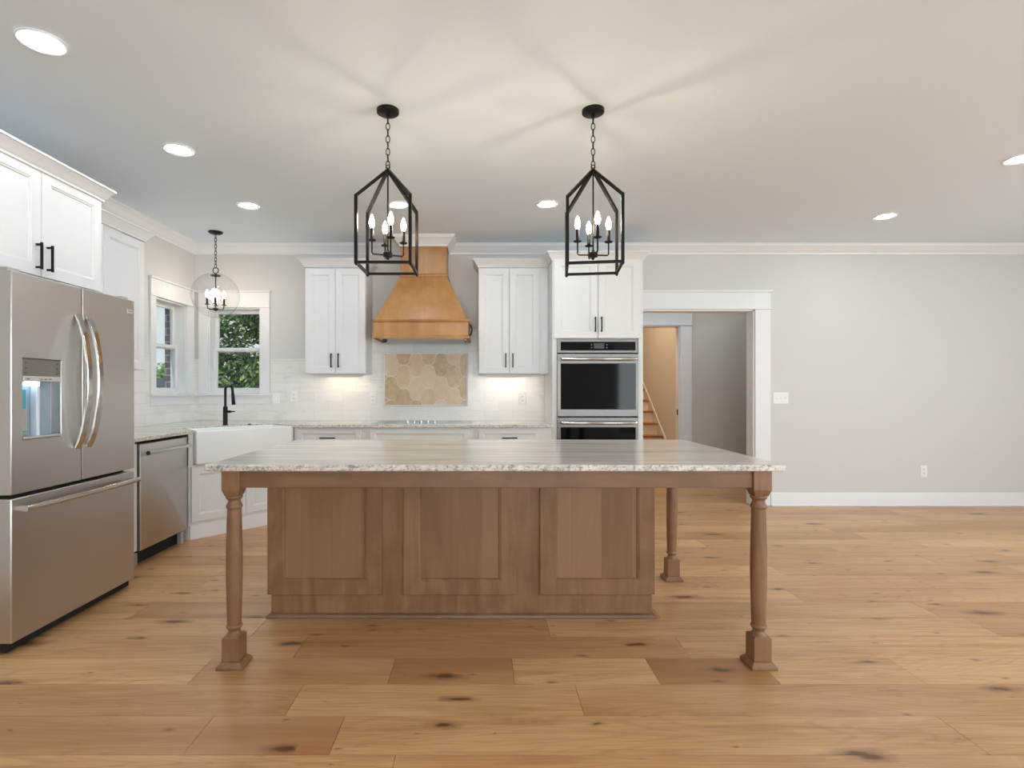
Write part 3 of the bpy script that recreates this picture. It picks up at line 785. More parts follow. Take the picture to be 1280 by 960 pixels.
# ------------------------------------------------------------------ base cabinets along the back wall (local x along wall)
BY = 5.15; BZ = .8835
def base_cabinet(label, x0, x1, fronts, group='base cabinets under the back counter'):
    t = thing('base_cabinet', label, 'cabinet', ((x0 + x1) / 2, BY, 0), group)
    w = (x1 - x0) / 2; cx_ = (x0 + x1) / 2; d = YB - .012 - BY
    b = MB(); b.box(-w, w, 0, d, .11, BZ); b.box(-w, w, .06, d, 0, .11); b.build('body', M_CAB, t, bevel=.0015, local=True)
    for (kind, a, c, z0, z1, hx) in fronts:
        dd = MB().panel(a - cx_, c - cx_, z0, z1, -.019, .018, .045 if kind == 'drawer' else .06, .009, st_b=.03 if kind == 'drawer' else None).build(kind, M_CAB, t, local=True)
        if hx is not None:
            if kind == 'drawer': pull(dd, hx - cx_, z1 - .074, .145, False, -.019)
            else: pull(dd, hx - cx_, z1 - .12, .145, True, -.019)
    return t
base_cabinet('white base cabinet with pull drawer between sink corner and cooktop', -1.80, -1.116, [('drawer', -1.773, -1.158, .715, .862, -1.47), ('door', -1.773, -1.468, .12, .70, -1.50), ('door', -1.463, -1.158, .12, .70, -1.43)])
base_cabinet('wide white base cabinet directly below the cooktop', -1.115, -.078, [('drawer', -1.07, -.123, .715, .862, None), ('drawer', -1.07, -.123, .42, .70, -.6), ('drawer', -1.07, -.123, .12, .405, -.6)])
base_cabinet('white base cabinet with pull drawer between cooktop and wall ovens', -.077, .677, [('drawer', -.03, .56, .715, .862, .268), ('door', -.03, .262, .12, .70, .23), ('door', .267, .56, .12, .70, .30)])

# corner sink cabinet on the diagonal
A_ = Vector((-2.43, 4.44)); B_ = Vector((-1.80, 5.15)); U_ = (B_ - A_); LN = U_.length; U_.normalize()
ang = math.atan2(U_.y, U_.x); mid = (A_ + B_) / 2; Nf = Vector((U_.y, -U_.x))      # towards the room
sc = thing('sink_cabinet', 'white diagonal corner cabinet below the farmhouse sink', 'cabinet', (mid.x, mid.y, 0))
inv = Matrix.Rotation(-ang, 3, 'Z')
def toL(x, y):
    v_ = inv @ Vector((x - mid.x, y - mid.y, 0)); return (v_.x, v_.y)
poly = [toL(*p) for p in ((-2.43, 4.44), (-1.804, 5.146), (-1.804, 5.76), (-3.08, 5.76), (-3.08, 4.44))]
b = MB(); b.prism(poly, .11, .62); 
hw = LN / 2
b.box(-hw, -.435, 0, .03, .62, BZ); b.box(.435, hw - .006, .001, .03, .62, BZ)
pt = [toL(*p) for p in ((-2.43, 4.44), (-1.80, 5.15), (-1.802, 5.3), (-2.6, 4.6), (-2.5, 4.44))]
ptt = [(x_ * .985, y_ + .012) for x_, y_ in pt]
b.prism(ptt, .0, .11)
b.build('body', M_CAB, sc, bevel=.0015, local=True)
for x0, x1, hx in ((-hw + .02, -.002, None), (.002, hw - .02, None)):
    MB().panel(x0, x1, .145, .605, -.016, .015, .06, .009).build('door', M_CAB, sc, local=True)
b = MB(); b.box(-hw + .012, hw - .012, -.006, .02, .001, .118); b.build('toe_board', M_TRIM, sc, local=True)
sc.rotation_euler = (0, 0, ang)

# farmhouse sink
sk_ = thing('farmhouse_sink', 'white fireclay apron-front sink set diagonally in the corner', 'sink', (mid.x, mid.y, 0))
b = MB(); hs = .43; y0, y1 = -.045, .325; zt, zb = .905, .625; wt = .022
def rr(x0, x1, y0_, y1_, z, r=.015, n=4):
    out = []
    for (cx_, cy_, a0_) in ((x1 - r, y0_ + r, -90), (x1 - r, y1_ - r, 0), (x0 + r, y1_ - r, 90), (x0 + r, y0_ + r, 180)):
        for i in range(n + 1):
            a = R(a0_ + 90 * i / n); out.append((cx_ + r * math.cos(a), cy_ + r * math.sin(a), z))
    return out
b.rings([rr(-hs + .006, hs - .006, y0 + .006, y1, zb), rr(-hs, hs, y0, y1, zb + .008), rr(-hs, hs, y0, y1, zt - .008), rr(-hs + .006, hs - .006, y0 + .006, y1 - .006, zt),
         rr(-hs + wt, hs - wt, y0 + wt, y1 - wt, zt), rr(-hs + wt + .006, hs - wt - .006, y0 + wt + .006, y1 - wt - .006, zt - .01), rr(-hs + wt + .012, hs - wt - .012, y0 + wt + .012, y1 - wt - .012, zb + .05, .03), rr(-hs + .06, hs - .06, y0 + .06, y1 - .06, zb + .03, .03)])
b.build('basin', M_CER, sk_, local=True)
MB().lathe([(.001, 0), (.04, 0), (.043, .004), (.001, .004)], (0, .15, zb + .0305), 20).build('drain', M_CHROME, sk_, local=True)
sk_.rotation_euler = (0, 0, ang)

# faucet
def P2(u, f, z): q = mid + U_ * u + Nf * f; return (q.x, q.y, z)
fx = (-2.40, 5.02)
fa = thing('faucet', 'matte black pull-down faucet behind the farmhouse sink', 'faucet', (fx[0], fx[1], ZC))
def F(d, z, s=0): return (fx[0] + Nf.x * d + U_.x * s, fx[1] + Nf.y * d + U_.y * s, ZC + z)
b = MB(); b.lathe([(.026, 0), (.026, .006), (.0205, .009), (.0205, .17), (.018, .176), (.013, .178)], (fx[0], fx[1], ZC), 20); b.build('body', M_BLK, fa)
pts = [F(0, .17), F(0, .325)]
for i in range(1, 7):
    a = R(15 * i); pts.append(F(.042 - .042 * math.cos(a), .325 + .042 * math.sin(a)))
pts += [F(.11, .367)]
for i in range(1, 6):
    a = R(90 - 16 * i); pts.append(F(.11 + .042 * math.cos(a), .325 + .042 * math.sin(a)))
pts += [F(.160, .29)]
b = MB(); b.tube(pts, .0115, 12); b.build('spout', M_BLK, fa)
b = MB(); b.tube([F(.158, .30), F(.165, .26), F(.176, .195)], [.0135, .015, .0165], 14); b.build('spray_head', M_BLK, fa)
b = MB(); b.tube([F(0, .128), (fx[0] + .055, fx[1] - .01, ZC + .128)], .012, 12); b.tube([(fx[0] + .055, fx[1] - .01, ZC + .128), (fx[0] + .095, fx[1] - .015, ZC + .13)], .0055, 8); b.build('lever', M_BLK, fa)
ag = thing('sink_air_gap', 'small dark button cap on the counter right of the faucet', 'cap', (fx[0] + .19, fx[1] + .08, ZC))
MB().lathe([(.017, 0), (.017, .006), (.013, .010), (.001, .011)], (fx[0] + .19, fx[1] + .08, ZC), 18).build('cap', M_BLK, ag)

# counter top around sink
CE = .03
ctp = thing('countertop', 'streaked stone countertop wrapping the corner under the windows', 'countertop', (-1.8, 5.4, ZC))
def PP(u, f): q = mid + U_ * u + Nf * f; return (q.x, q.y)
g_ = .004
poly = [(XL + .011, 3.42), (-2.385, 3.42), (-2.385, 4.425), PP(-hs - g_, .02), PP(-hs - g_, -.329), PP(hs + g_, -.329), PP(hs + g_, .02), (-1.79, 5.115), (OVX[0] - .002, 5.115), (OVX[0] - .002, YB - .0115), (XL + .011, YB - .0115)]
MB().prism(poly, ZC - CE, ZC, 0, 1).build('slab', [M_STONE, M_STONEE], ctp, bevel=.004)

# cooktop
ck = thing('cooktop', 'black glass electric cooktop let into the counter below the mosaic', 'cooktop', (-.585, 5.42, ZC))
b = MB(); b.box(-1.058, -.105, 5.14, 5.67, ZC + .0005, ZC + .008); b.build('glass_top', M_BGLASS2, ck, bevel=.003)
b = MB(); b.box(-1.062, -.101, 5.134, 5.14, ZC + .0005, ZC + .009); b.build('front_trim', M_STEEL, ck)
for i in range(5):
    x_ = (509 + 8.5 * i - 602) / 129.0
    b = MB(); b.lathe([(.017, 0), (.017, .006), (.0135, .009), (.0125, .024), (.010, .027), (.001, .027)], (x_, 5.21, ZC + .008), 18); b.build('knob', M_STEELD, ck)
b = MB()
for (x_, y_, r_) in ((-.9, 5.32, .07), (-.9, 5.53, .09), (-.585, 5.5, .11), (-.27, 5.32, .09), (-.27, 5.54, .07)):
    b.lathe([(r_, 0), (r_ + .003, 0), (r_ + .003, .0004), (r_, .0004), (r_, 0)], (x_, y_, ZC + .0081), 32, cap0=False, cap1=False)
b.build('burner_ring', mat('grey_burner_print', (90, 90, 92), .4), ck)

# ------------------------------------------------------------------ refrigerator (local: front y=0 facing -y, then turned to face +x)
fr_ = thing('refrigerator', 'stainless french-door refrigerator with ice dispenser below white cabinets', 'refrigerator', (0, 0, 0))
fw_ = .446
b = MB(); b.box(-fw_ + .008, fw_ - .008, .075, .80, .05, 1.775); b.build('body', M_GREY, fr_, bevel=.004, local=True)
def hole_door(x0, x1, z0, z1, hx0, hx1, hz0, hz1, t=.065, dep_=.058):
    b = MB(); bm_ = b.bm
    xs = [x0, hx0, hx1, x1]; zs = [z0, hz0, hz1, z1]
    V = [[bm_.verts.new((x_, 0, z_)) for z_ in zs] for x_ in xs]
    for i in range(3):
        for j in range(3):
            if i == 1 and j == 1: continue
            b.face([V[i][j], V[i + 1][j], V[i + 1][j + 1], V[i][j + 1]])
    bk = [bm_.verts.new(p) for p in ((x0, t, z0), (x1, t, z0), (x1, t, z1), (x0, t, z1))]
    b.face(bk[::-1])
    b.face([V[0][0], V[1][0], V[2][0], V[3][0], bk[1], bk[0]]); b.face([V[3][0], V[3][1], V[3][2], V[3][3], bk[2], bk[1]])
    b.face([V[3][3], V[2][3], V[1][3], V[0][3], bk[3], bk[2]]); b.face([V[0][3], V[0][2], V[0][1], V[0][0], bk[0], bk[3]])
    ib = [bm_.verts.new(p) for p in ((hx0, dep_, hz0), (hx1, dep_, hz0), (hx1, dep_, hz1), (hx0, dep_, hz1))]
    h4 = [V[1][1], V[2][1], V[2][2], V[1][2]]
    for i in range(4): b.face([h4[i], h4[(i + 1) % 4], ib[(i + 1) % 4], ib[i]])
    b.face(ib)
    return b
dx0, dx1, dz0, dz1 = -.382, -.146, 1.008, 1.402
ld = hole_door(-fw_, -.0035, .752, 1.812, dx0, dx1, dz0, dz1).build('left_door', M_STEEL, fr_, bevel=.005, local=True, seg=3)
rd = MB().box(.0035, fw_, 0, .065, .752, 1.812).build('right_door', M_STEEL, fr_, bevel=.005, local=True, seg=3)
dr = MB().box(-fw_, fw_, 0, .065, .055, .735).build('freezer_drawer', M_STEEL, fr_, bevel=.006, local=True, seg=3)
b = MB(); b.box(-fw_ + .012, fw_ - .012, .062, .0745, .06, 1.77); b.build('door_gasket', M_DARK, fr_, local=True)
b = MB(); b.box(-fw_ + .01, fw_ - .01, .03, .12, .012, .05); b.build('base_grille', M_DARK, fr_, local=True)
for x_, y_ in ((-.38, .10), (.38, .10), (-.38, .72), (.38, .72)):
    b = MB(); b.lathe([(.022, 0.0005), (.022, .012), (.012, .013), (.012, .05)], (x_, y_, 0), 16); b.build('foot', M_RUB, fr_, local=True)
for x_ in (-fw_ + .05, fw_ - .05):
    b = MB(); b.box(x_ - .035, x_ + .035, .03, .17, 1.8125, 1.832); b.box(x_ - .03, x_ + .03, .10, .2, 1.776, 1.815); b.build('hinge_cover', M_GREY, fr_, bevel=.004, local=True)
b = MB(); b.box(-fw_ - .003, -fw_ + .0, .085, .14, 1.72, 1.765); b.build('hinge_bracket', M_RUB, fr_, local=True)
def bow(x, z0, z1, out, w, t, horizontal=False, xs=None):
    pts_ = []
    n = 18
    for i in range(n + 1):
        s_ = i / n; o_ = out * math.sin(PI * s_) ** .62 if 0 < s_ < 1 else 0
        o_ = max(o_, .004)
        if horizontal: pts_.append((z0 + (z1 - z0) * s_, -o_, x))
        else: pts_.append((x, -o_, z0 + (z1 - z0) * s_))
    return pts_
for door, x_ in ((ld, -.042), (rd, .042)):
    b = MB(); pp = bow(x_, .93, 1.66, .072, 0, 0)
    b.tube(pp, 0, rect=(.037, .015), up=(1, 0, 0)); h_ = b.build('handle', M_CHROME, door, bevel=.004, local=True, seg=3)
b = MB(); n = 20; pts_ = []
for i in range(n + 1):
    s_ = i / n; pts_.append((-.425 + .84 * s_, -.048 - .014 * math.sin(PI * s_), .686))
b.tube(pts_, .0155, 16); 
for x_ in (-.40, .39): b.box(x_ - .014, x_ + .014, -.05, 0, .676, .696)
b.build('handle', M_CHROME, dr, local=True)
# dispenser
b = MB(); b.box(dx0 + .002, dx1 - .002, .004, .05, 1.316, dz1 - .002); cpn = b.build('dispenser_panel', mat('dispenser_panel_grey', (132, 128, 122), .35, .5), ld, bevel=.002, local=True)
b = MB(); b.box(dx0 + .002, dx1 - .002, -.002, .05, 1.290, 1.316); b.build('dispenser_button_strip', mat('dispenser_strip', (205, 203, 198), .35, .4), ld, bevel=.002, local=True)
b = MB()
for i in range(4):
    b = MB(); b.box(dx0 + .02 + (0 if i == 0 else .05 + .028 * i), dx0 + .028 + (0 if i == 0 else .05 + .028 * i) + .008, -.0028, -.002, 1.300, 1.304); b.build('button', M_LETTER, ld, local=True)
for z_ in (1.38, 1.355, 1.33):
    b = MB(); b.box(dx0 + .014, dx0 + .03, .0032, .004, z_, z_ + .003); b.build('touch_key', M_LETTER, ld, local=True)
    b = MB(); b.box(dx1 - .03, dx1 - .016, .0032, .004, z_, z_ + .003); b.build('touch_key', M_LETTER, ld, local=True)
M_DISP = mat('dispenser_lining', (150, 172, 188), .3, .1)
b = MB(); b.box(dx0 + .001, dx1 - .001, .055, .0575, dz0 + .001, 1.289); b.build('dispenser_lining', M_DISP, ld, local=True)
b = MB(); b.box(dx0 + .05, dx0 + .115, .012, .04, 1.268, 1.289); b.build('dispenser_lamp', M_DLED, ld, bevel=.003, local=True)
b = MB(); b.box(dx0 + .006, dx0 + .056, .030, .054, 1.16, 1.255, 1); b.box(dx0 + .004, dx0 + .060, .028, .054, 1.045, 1.16, 0); b.build('paddle', [M_GREY, M_TEAL], ld, bevel=.004, local=True)
b = MB(); b.box(dx0 + .105, dx0 + .125, .02, .055, 1.012, 1.28); b.build('divider', mat('pale_blue_plastic', (214, 226, 240), .25), ld, bevel=.003, local=True)
b = MB(); b.box(dx0 + .003, dx1 - .003, -.004, .05, dz0 + .001, dz0 + .012); b.build('drip_tray', M_GREY, ld, bevel=.002, local=True)
# badge
bd = MB().box(.375, .425, -.003, -.0002, 1.726, 1.752).build('badge', M_BADGE, rd, bevel=.001, local=True)
text('FRIGIDAIRE', .0082, M_LETTER, bd, (.40, -.0033, 1.741), (R(90), 0, 0), 'badge_lettering')
fr_.location = (-2.205, 2.958, 0); fr_.rotation_euler = (0, 0, R(90))

# ------------------------------------------------------------------ dishwasher
dw = thing('dishwasher', 'stainless dishwasher with bar handle between refrigerator and sink', 'dishwasher', (0, 0, 0))
b = MB(); b.box(-.298, .298, .03, .60, .10, .872); b.build('body', M_DARK, dw, local=True)
dd = MB().rings([[(-.3, .034, .115), (.3, .034, .115), (.3, .034, .865), (-.3, .034, .865)], [(-.3, .004, .115), (.3, .004, .115), (.3, .004, .865), (-.3, .004, .865)],
                 [(-.292, 0, .12), (.292, 0, .12), (.292, 0, .855), (-.292, 0, .855)]]).build('door', M_STEELD, dw, bevel=.003, local=True)
b = MB(); pts_ = [(-.265 + .53 * i / 12, -.034 - .012 * math.sin(PI * i / 12), .80) for i in range(13)]
b.tube(pts_, .0150, 14)
for x_ in (-.25, .25): b.box(x_ - .010, x_ + .010, -.036, .002, .792, .808)
b.build('handle', M_CHROME, dd, local=True)
for x_ in (-.269, .265):
    b = MB(); b.lathe([(.0153, 0), (.0153, .004)], (x_, -.034, .80), 14, axis='x'); b.build('handle_cap', M_RUB, dd, local=True)
b = MB(); b.box(-.29, .29, .075, .09, .001, .10); b.build('kick_plate', M_DARK, dw, local=True)
b = MB(); b.box(.258, .296, .03, .06, .001, .10); b.build('leg', M_GREY, dw, local=True)
b = MB(); b.box(-.296, -.258, .05, .07, .001, .10); b.build('leg', M_GREY, dw, local=True)
dw.location = (-2.396, 4.066, 0); dw.rotation_euler = (0, 0, R(90))
fi = thing('end_panel', 'narrow white cabinet panel between refrigerator and dishwasher', 'cabinet panel', (-2.43, 3.6, 0))
b = MB(); b.box(XL + .012, -2.43, 3.425, 3.755, .11, BZ); b.box(XL + .012, -2.50, 3.425, 3.755, 0, .11); b.build('body', M_CAB, fi, bevel=.002)
b = MB(); b.box(-2.43, -2.411, 3.43, 3.75, .12, .87); b.build('front', M_CAB, fi, bevel=.002)

# ------------------------------------------------------------------ island
IX0, IX1, IYF, IYB = -1.175, .95, 2.94, 3.50
isl = thing('kitchen_island', 'brown stained maple island with three panels and turned legs', 'kitchen island', (0, 3.1, 0))
IT = ZC - CE - .0005
b = MB(); b.box(IX0 + .02, IX1 - .015, IYF + .012, IYB, .0, IT); b.build('body', M_MAPLE, isl)
b = MB(); b.box(IX0 + .022, IX1 - .016, IYF, IYF + .012, .0, IT); b.build('face_board', M_MAPLE, isl)
s_ = 670 / (IYF - .02)
for (p0, p1) in ((334, 477), (504, 645.5), (675, 818.5)):
    x0, x1 = (p0 - 602) / s_, (p1 - 602) / s_
    zb = EYE - (743.5 - 487) / s_
    b = MB(); b.panel(x0, x1, zb, IT - .005, IYF - .02, .0195, .083, .011, st_b=.074, mi_in=1)
    b.build('panel', [M_MAPLE, M_STAVE], isl, local=False)
b = MB(); b.sweep([(IX0 + .02, IYB), (IX0 + .02, IYF), (IX1 - .015, IYF), (IX1 - .015, IYB)], [(0, .001), (.020, .001), (.020, .010), (.014, .019), (.004, .024), (0, .024)]); b.build('base_moulding', M_MAPLEX, isl)
# side panels seen from other positions
for sx_, x_ in ((1, IX1 - .015), (-1, IX0 + .02)):
    b = MB(); b.box(min(x_, x_ + .014 * sx_), max(x_, x_ + .014 * sx_), IYF + .001, IYB, .135, IT); b.build('end_panel', M_MAPLE, isl, bevel=.002)
# aprons
LXL, LXR, LYF, LYB = -1.124, 1.259, 2.437, 3.50
AZ = .808
b = MB(); b.box(LXL, LXR, 2.412, 2.434, AZ, IT); b.build('apron', M_MAPLEX, isl, bevel=.002)
b = MB(); b.box(LXR - .01, LXR + .012, LYF, LYB, AZ, IT); b.build('apron', M_MAPLE, isl, bevel=.002)
b = MB(); b.box(LXL - .012, LXL + .01, LYF, IYF, AZ, IT); b.build('apron', M_MAPLE, isl, bevel=.002)
b = MB(); b.box(IX1 - .015, LXR, LYB - .0, LYB + .022, AZ, IT); b.build('apron', M_MAPLEX, isl, bevel=.002)
leg_prof = [(.030, .772), (.0345, .771), (.0365, .764), (.034, .757), (.028, .752), (.0265, .744), (.029, .736), (.0335, .728), (.0355, .720), (.034, .714), (.031, .712),
            (.0310, .700), (.0325, .62), (.0350, .52), (.0355, .46), (.0350, .40), (.0330, .30), (.0305, .20), (.0295, .186),
            (.0325, .185), (.0350, .180), (.0350, .176), (.0320, .171), (.0265, .166), (.0250, .160), (.0265, .152), (.0300, .146), (.0350, .142), (.0365, .138)]
def island_leg(x, y, sq=.0405):
    b = MB()
    b.box(x - sq, x + sq, y - sq, y + sq, .800, IT)
    b.frustum((x - .030, x + .030, y - .030, y + .030), (x - sq, x + sq, y - sq, y + sq), .770, .800)
    b.lathe(leg_prof[::-1], (x, y, 0), 32)
    b.frustum((x - sq + .001, x + sq - .001, y - sq + .001, y + sq - .001), (x - sq + .001, x + sq - .001, y - sq + .001, y + sq - .001), .03, .134)
    b.frustum((x - sq + .001, x + sq - .001, y - sq + .001, y + sq - .001), (x - .033, x + .033, y - .033, y + .033), .134, .140)
    l = b.build('leg', M_MAPLE, isl, bevel=.002)
    b = MB(); q = .058
    b.frustum((x - q, x + q, y - q, y + q), (x - q, x + q, y - q, y + q), .001, .012)
    b.frustum((x - q, x + q, y - q, y + q), (x - sq - .002, x + sq + .002, y - sq - .002, y + sq + .002), .012, .030)
    b.build('plinth', M_MAPLE, l, bevel=.0015)
island_leg(LXL, LYF); island_leg(LXR, LYF); island_leg(LXR - .005, LYB + .035)
it = thing('island_countertop', 'large streaked grey and cream stone slab on the brown island', 'countertop', (.06, 2.97, ZC))
ip = []
TX0, TX1, TY0, TY1 = -1.236, 1.355, 2.38, 3.585
rc_ = random.Random(2)
for (x_, y_, a0_) in ((TX1 - .012, TY0 + .012, -90), (TX1 - .012, TY1 - .012, 0), (TX0 + .012, TY1 - .012, 90), (TX0 + .012, TY0 + .012, 180)):
    for i in range(4):
        a = R(a0_ + 30 * i); ip.append((x_ + .012 * math.cos(a), y_ + .012 * math.sin(a)))
MB().prism(ip, ZC - CE, ZC, 0, 1).build('slab', [M_STONE, M_STONEE], it, bevel=.006, seg=3)

# ------------------------------------------------------------------ pendants
def link_chain(b, x, y, z_top, z_bot, rl=.017, rw=.0085, r=.0022):
    n = max(2, round((z_top - z_bot) / (2 * rl - 2.4 * r)))
    p = (z_top - z_bot) / n
    for i in range(n):
        zc = z_top - p * (i + .5); pts_ = []
        for k in range(14):
            a = 2 * PI * k / 14; lx = rw * math.cos(a); lz = (p / 2 + r * 1.3) * math.sin(a)
            pts_.append((x + (lx if i % 2 else 0), y + (0 if i % 2 else lx), zc + lz))
        b.tube(pts_, r, 6, closed=True)
def candle(parent, x, y, z, bulb_mat=M_BULB, k=1.0):
    c = MB(); c.lathe([(.003, 0), (.021 * k, .002), (.023 * k, .007), (.021 * k, .007), (.004, .004)], (x, y, z), 16); c.lathe([(.0095 * k, .004), (.0095 * k, .072 * k)], (x, y, z), 12)
    cs = c.build('candle_sleeve', M_BRZ, parent)
    c = MB(); c.lathe([(.006 * k, .072 * k), (.012 * k, .083 * k), (.0155 * k, .098 * k), (.0145 * k, .112 * k), (.009 * k, .130 * k), (.002, .146 * k)], (x, y, z), 14)
    c.build('bulb', bulb_mat, cs)
def lantern(label, cx_, cy_, rot, crot):
    t = thing('lantern_pendant', label, 'pendant light', (cx_, cy_, H), 'lantern pendants above the island')
    b = MB(); b.lathe([(.001, H - .022), (.055, H - .022), (.061, H - .018), (.062, H - .001), (.001, H - .001)], (cx_, cy_, 0), 32); b.lathe([(.010, H - .04), (.012, H - .022)], (cx_, cy_, 0), 12); b.build('canopy', M_BRZ, t)
    b = MB(); link_chain(b, cx_, cy_, H - .04, 2.488, rl=.021, rw=.0105, r=.0026); b.build('chain', M_BRZ, t)
    s = .144; zt_, zb_ = 2.286, 1.927; w = .0165
    b = MB()
    def q(x_, y_): c_, s2 = math.cos(rot), math.sin(rot); return (cx_ + x_ * c_ - y_ * s2, cy_ + x_ * s2 + y_ * c_)
    cor = [(-s, -s), (s, -s), (s, s), (-s, s)]
    up = (math.sin(rot), -math.cos(rot), 0)
    for (x_, y_) in cor:
        X_, Y_ = q(x_, y_); b.tube([(X_, Y_, zb_ - .01), (X_, Y_, zt_)], 0, rect=(w * 1.1, w), up=up)
        A2 = q(x_ * .04, y_ * .04); b.tube([(X_, Y_, zt_ - .004), (A2[0], A2[1], 2.468)], 0, rect=(w, w), up=(0, 0, 1))
    for i in range(4):
        A2 = q(*cor[i]); B2 = q(*cor[(i + 1) % 4]); b.tube([(A2[0], A2[1], zb_), (B2[0], B2[1], zb_)], 0, rect=(w * .85, w * .85), up=(0, 0, 1))
        b.lathe([(.001, zb_ - .018), (.006, zb_ - .014), (.006, zb_ - .008)], (A2[0], A2[1], 0), 8)
    b.lathe([(.001, 2.45), (.014, 2.455), (.016, 2.472), (.006, 2.484), (.001, 2.486)], (cx_, cy_, 0), 14)
    pts_ = [(cx_ + .011 * math.cos(2 * PI * k / 14), cy_, 2.49 + .013 * math.sin(2 * PI * k / 14)) for k in range(14)]; b.tube(pts_, .0025, 6, closed=True)
    b.build('cage', M_BRZ, t)
    b = MB(); b.lathe([(.0045, 1.99), (.0045, 2.455)], (cx_, cy_, 0), 10); b.build('stem', M_BRZ, t)
    b = MB(); b.lathe([(.001, 1.972), (.008, 1.976), (.010, 1.985), (.026, 1.99), (.026, 2.012), (.010, 2.018), (.006, 2.03)], (cx_, cy_, 0), 20)
    rr_ = .088
    cs_ = []
    for k in range(4):
        a = crot + k * PI / 2; x_, y_ = cx_ + rr_ * math.cos(a), cy_ + rr_ * math.sin(a); cs_.append((x_, y_))
        b.tube([(cx_, cy_, 2.0), (cx_ + (rr_ - .006) * math.cos(a), cy_ + (rr_ - .006) * math.sin(a), 2.0), (x_, y_, 2.006), (x_, y_, 2.074)], .0045, 8)
    b.build('candelabra', M_BRZ, t)
    for x_, y_ in cs_: candle(t, x_, y_, 2.07)
    return t
lantern('black open-cage lantern pendant hanging over the left half of island', -.523, 2.99, 0, R(20))
lantern('black open-cage lantern pendant hanging over the right half of island', .622, 2.99, R(-8), R(4))

gx, gy = -2.63, 5.30; gz = 2.18; gr = .22
gp_ = thing('globe_pendant', 'clear glass globe pendant with candle bulbs above the corner sink', 'pendant light', (gx, gy, H))
b = MB(); b.lathe([(.001, H - .03), (.012, H - .028), (.05, H - .02), (.068, H - .008), (.068, H - .001), (.001, H - .001)], (gx, gy, 0), 28); b.build('canopy', M_BRZ, gp_)
b = MB(); link_chain(b, gx, gy, H - .03, 2.455, rl=.02, rw=.011, r=.003)
pts_ = [(gx + .028 * math.cos(2 * PI * k / 20), gy, 2.428 + .028 * math.sin(2 * PI * k / 20)) for k in range(20)]; b.tube(pts_, .0045, 8, closed=True); b.build('chain', M_BRZ, gp_)
b = MB(); b.lathe([(.001, 2.402), (.010, 2.40), (.014, 2.39), (.045, 2.382), (.046, 2.372), (.018, 2.368), (.005, 2.36), (.005, 2.06), (.02, 2.055), (.03, 2.045), (.014, 2.032), (.001, 2.026)], (gx, gy, 0), 20)
for k in range(4):
    a = R(25) + k * PI / 2; c_, s2 = math.cos(a), math.sin(a)
    b.tube([(gx + c_ * .02, gy + s2 * .02, 2.045), (gx + c_ * .05, gy + s2 * .05, 2.040), (gx + c_ * .07, gy + s2 * .07, 2.05), (gx + c_ * .075, gy + s2 * .075, 2.085)], .0045, 8)
b.build('candelabra', M_BRZ, gp_)
for k in range(4):
    a = R(25) + k * PI / 2; candle(gp_, gx + math.cos(a) * .075, gy + math.sin(a) * .075, 2.085, M_BULB2)
b = MB(); prof = []
for i in range(0, 33):
    a = R(168 - 168 * i / 32 ) ; prof.append((max(gr * math.sin(a), .0008), gz - gr * math.cos(a)))
prof = [(gr * math.sin(R(5 + 165 * i / 40)), gz + gr * math.cos(R(180 - (180 - 168) - 0 + 0)) * 0 + gr * -math.cos(R(5 + 165 * i / 40))) for i in range(41)]
b.lathe(prof, (gx, gy, 0), 48, cap0=True, cap1=False); b.build('glass_globe', M_GLOBE, gp_, sharp=80)

# ------------------------------------------------------------------ recessed ceiling lights
def can(label, x, y, r=.092):
    t = thing('recessed_light', label, 'ceiling light', (x, y, H), 'recessed ceiling lights')
    b = MB(); b.lathe([(r * .70, H - .001), (r * .72, H - .004), (r * .95, H - .009), (r, H - .006), (r, H - .0005)], (x, y, 0), 40, cap0=False, cap1=False); b.build('trim_ring', M_TRIM, t)
    MB().lathe([(.001, H - .003), (r * .71, H - .003), (r * .71, H - .0008), (.001, H - .0008)], (x, y, 0), 40).build('diffuser', M_CAN, t)
can('round recessed ceiling light nearest the camera above the refrigerator side', -1.97, 2.40, .094)
can('round recessed ceiling light above the fridge-side aisle, between two others', -1.966, 3.48)
can('round recessed ceiling light nearest the glass globe pendant', -1.974, 4.54)
can('round recessed ceiling light seen behind the left lantern pendant', -.70, 4.52)
can('round recessed ceiling light between the two lanterns toward the ovens', .551, 4.50)
can('small round recessed ceiling light above the blank wall right of doorway', 3.63, 4.82)
can('round recessed ceiling light cut off at right edge of the picture', 3.64, 3.617)
for (x_, y_) in ((3.64, .6), (5.9, 3.6), (5.9, .6), (1.3, -.2), (-1.6, -.2)):  # extra cans out of view, added to lift floor and ceiling brightness
    can('unseen recessed ceiling light added to brighten the living area', x_, y_)

for x_ in (3.1, 1.9): can('unseen recessed ceiling light added to brighten the hall wall', x_, 6.5)  # hidden behind the header; added because the hall rendered too dark

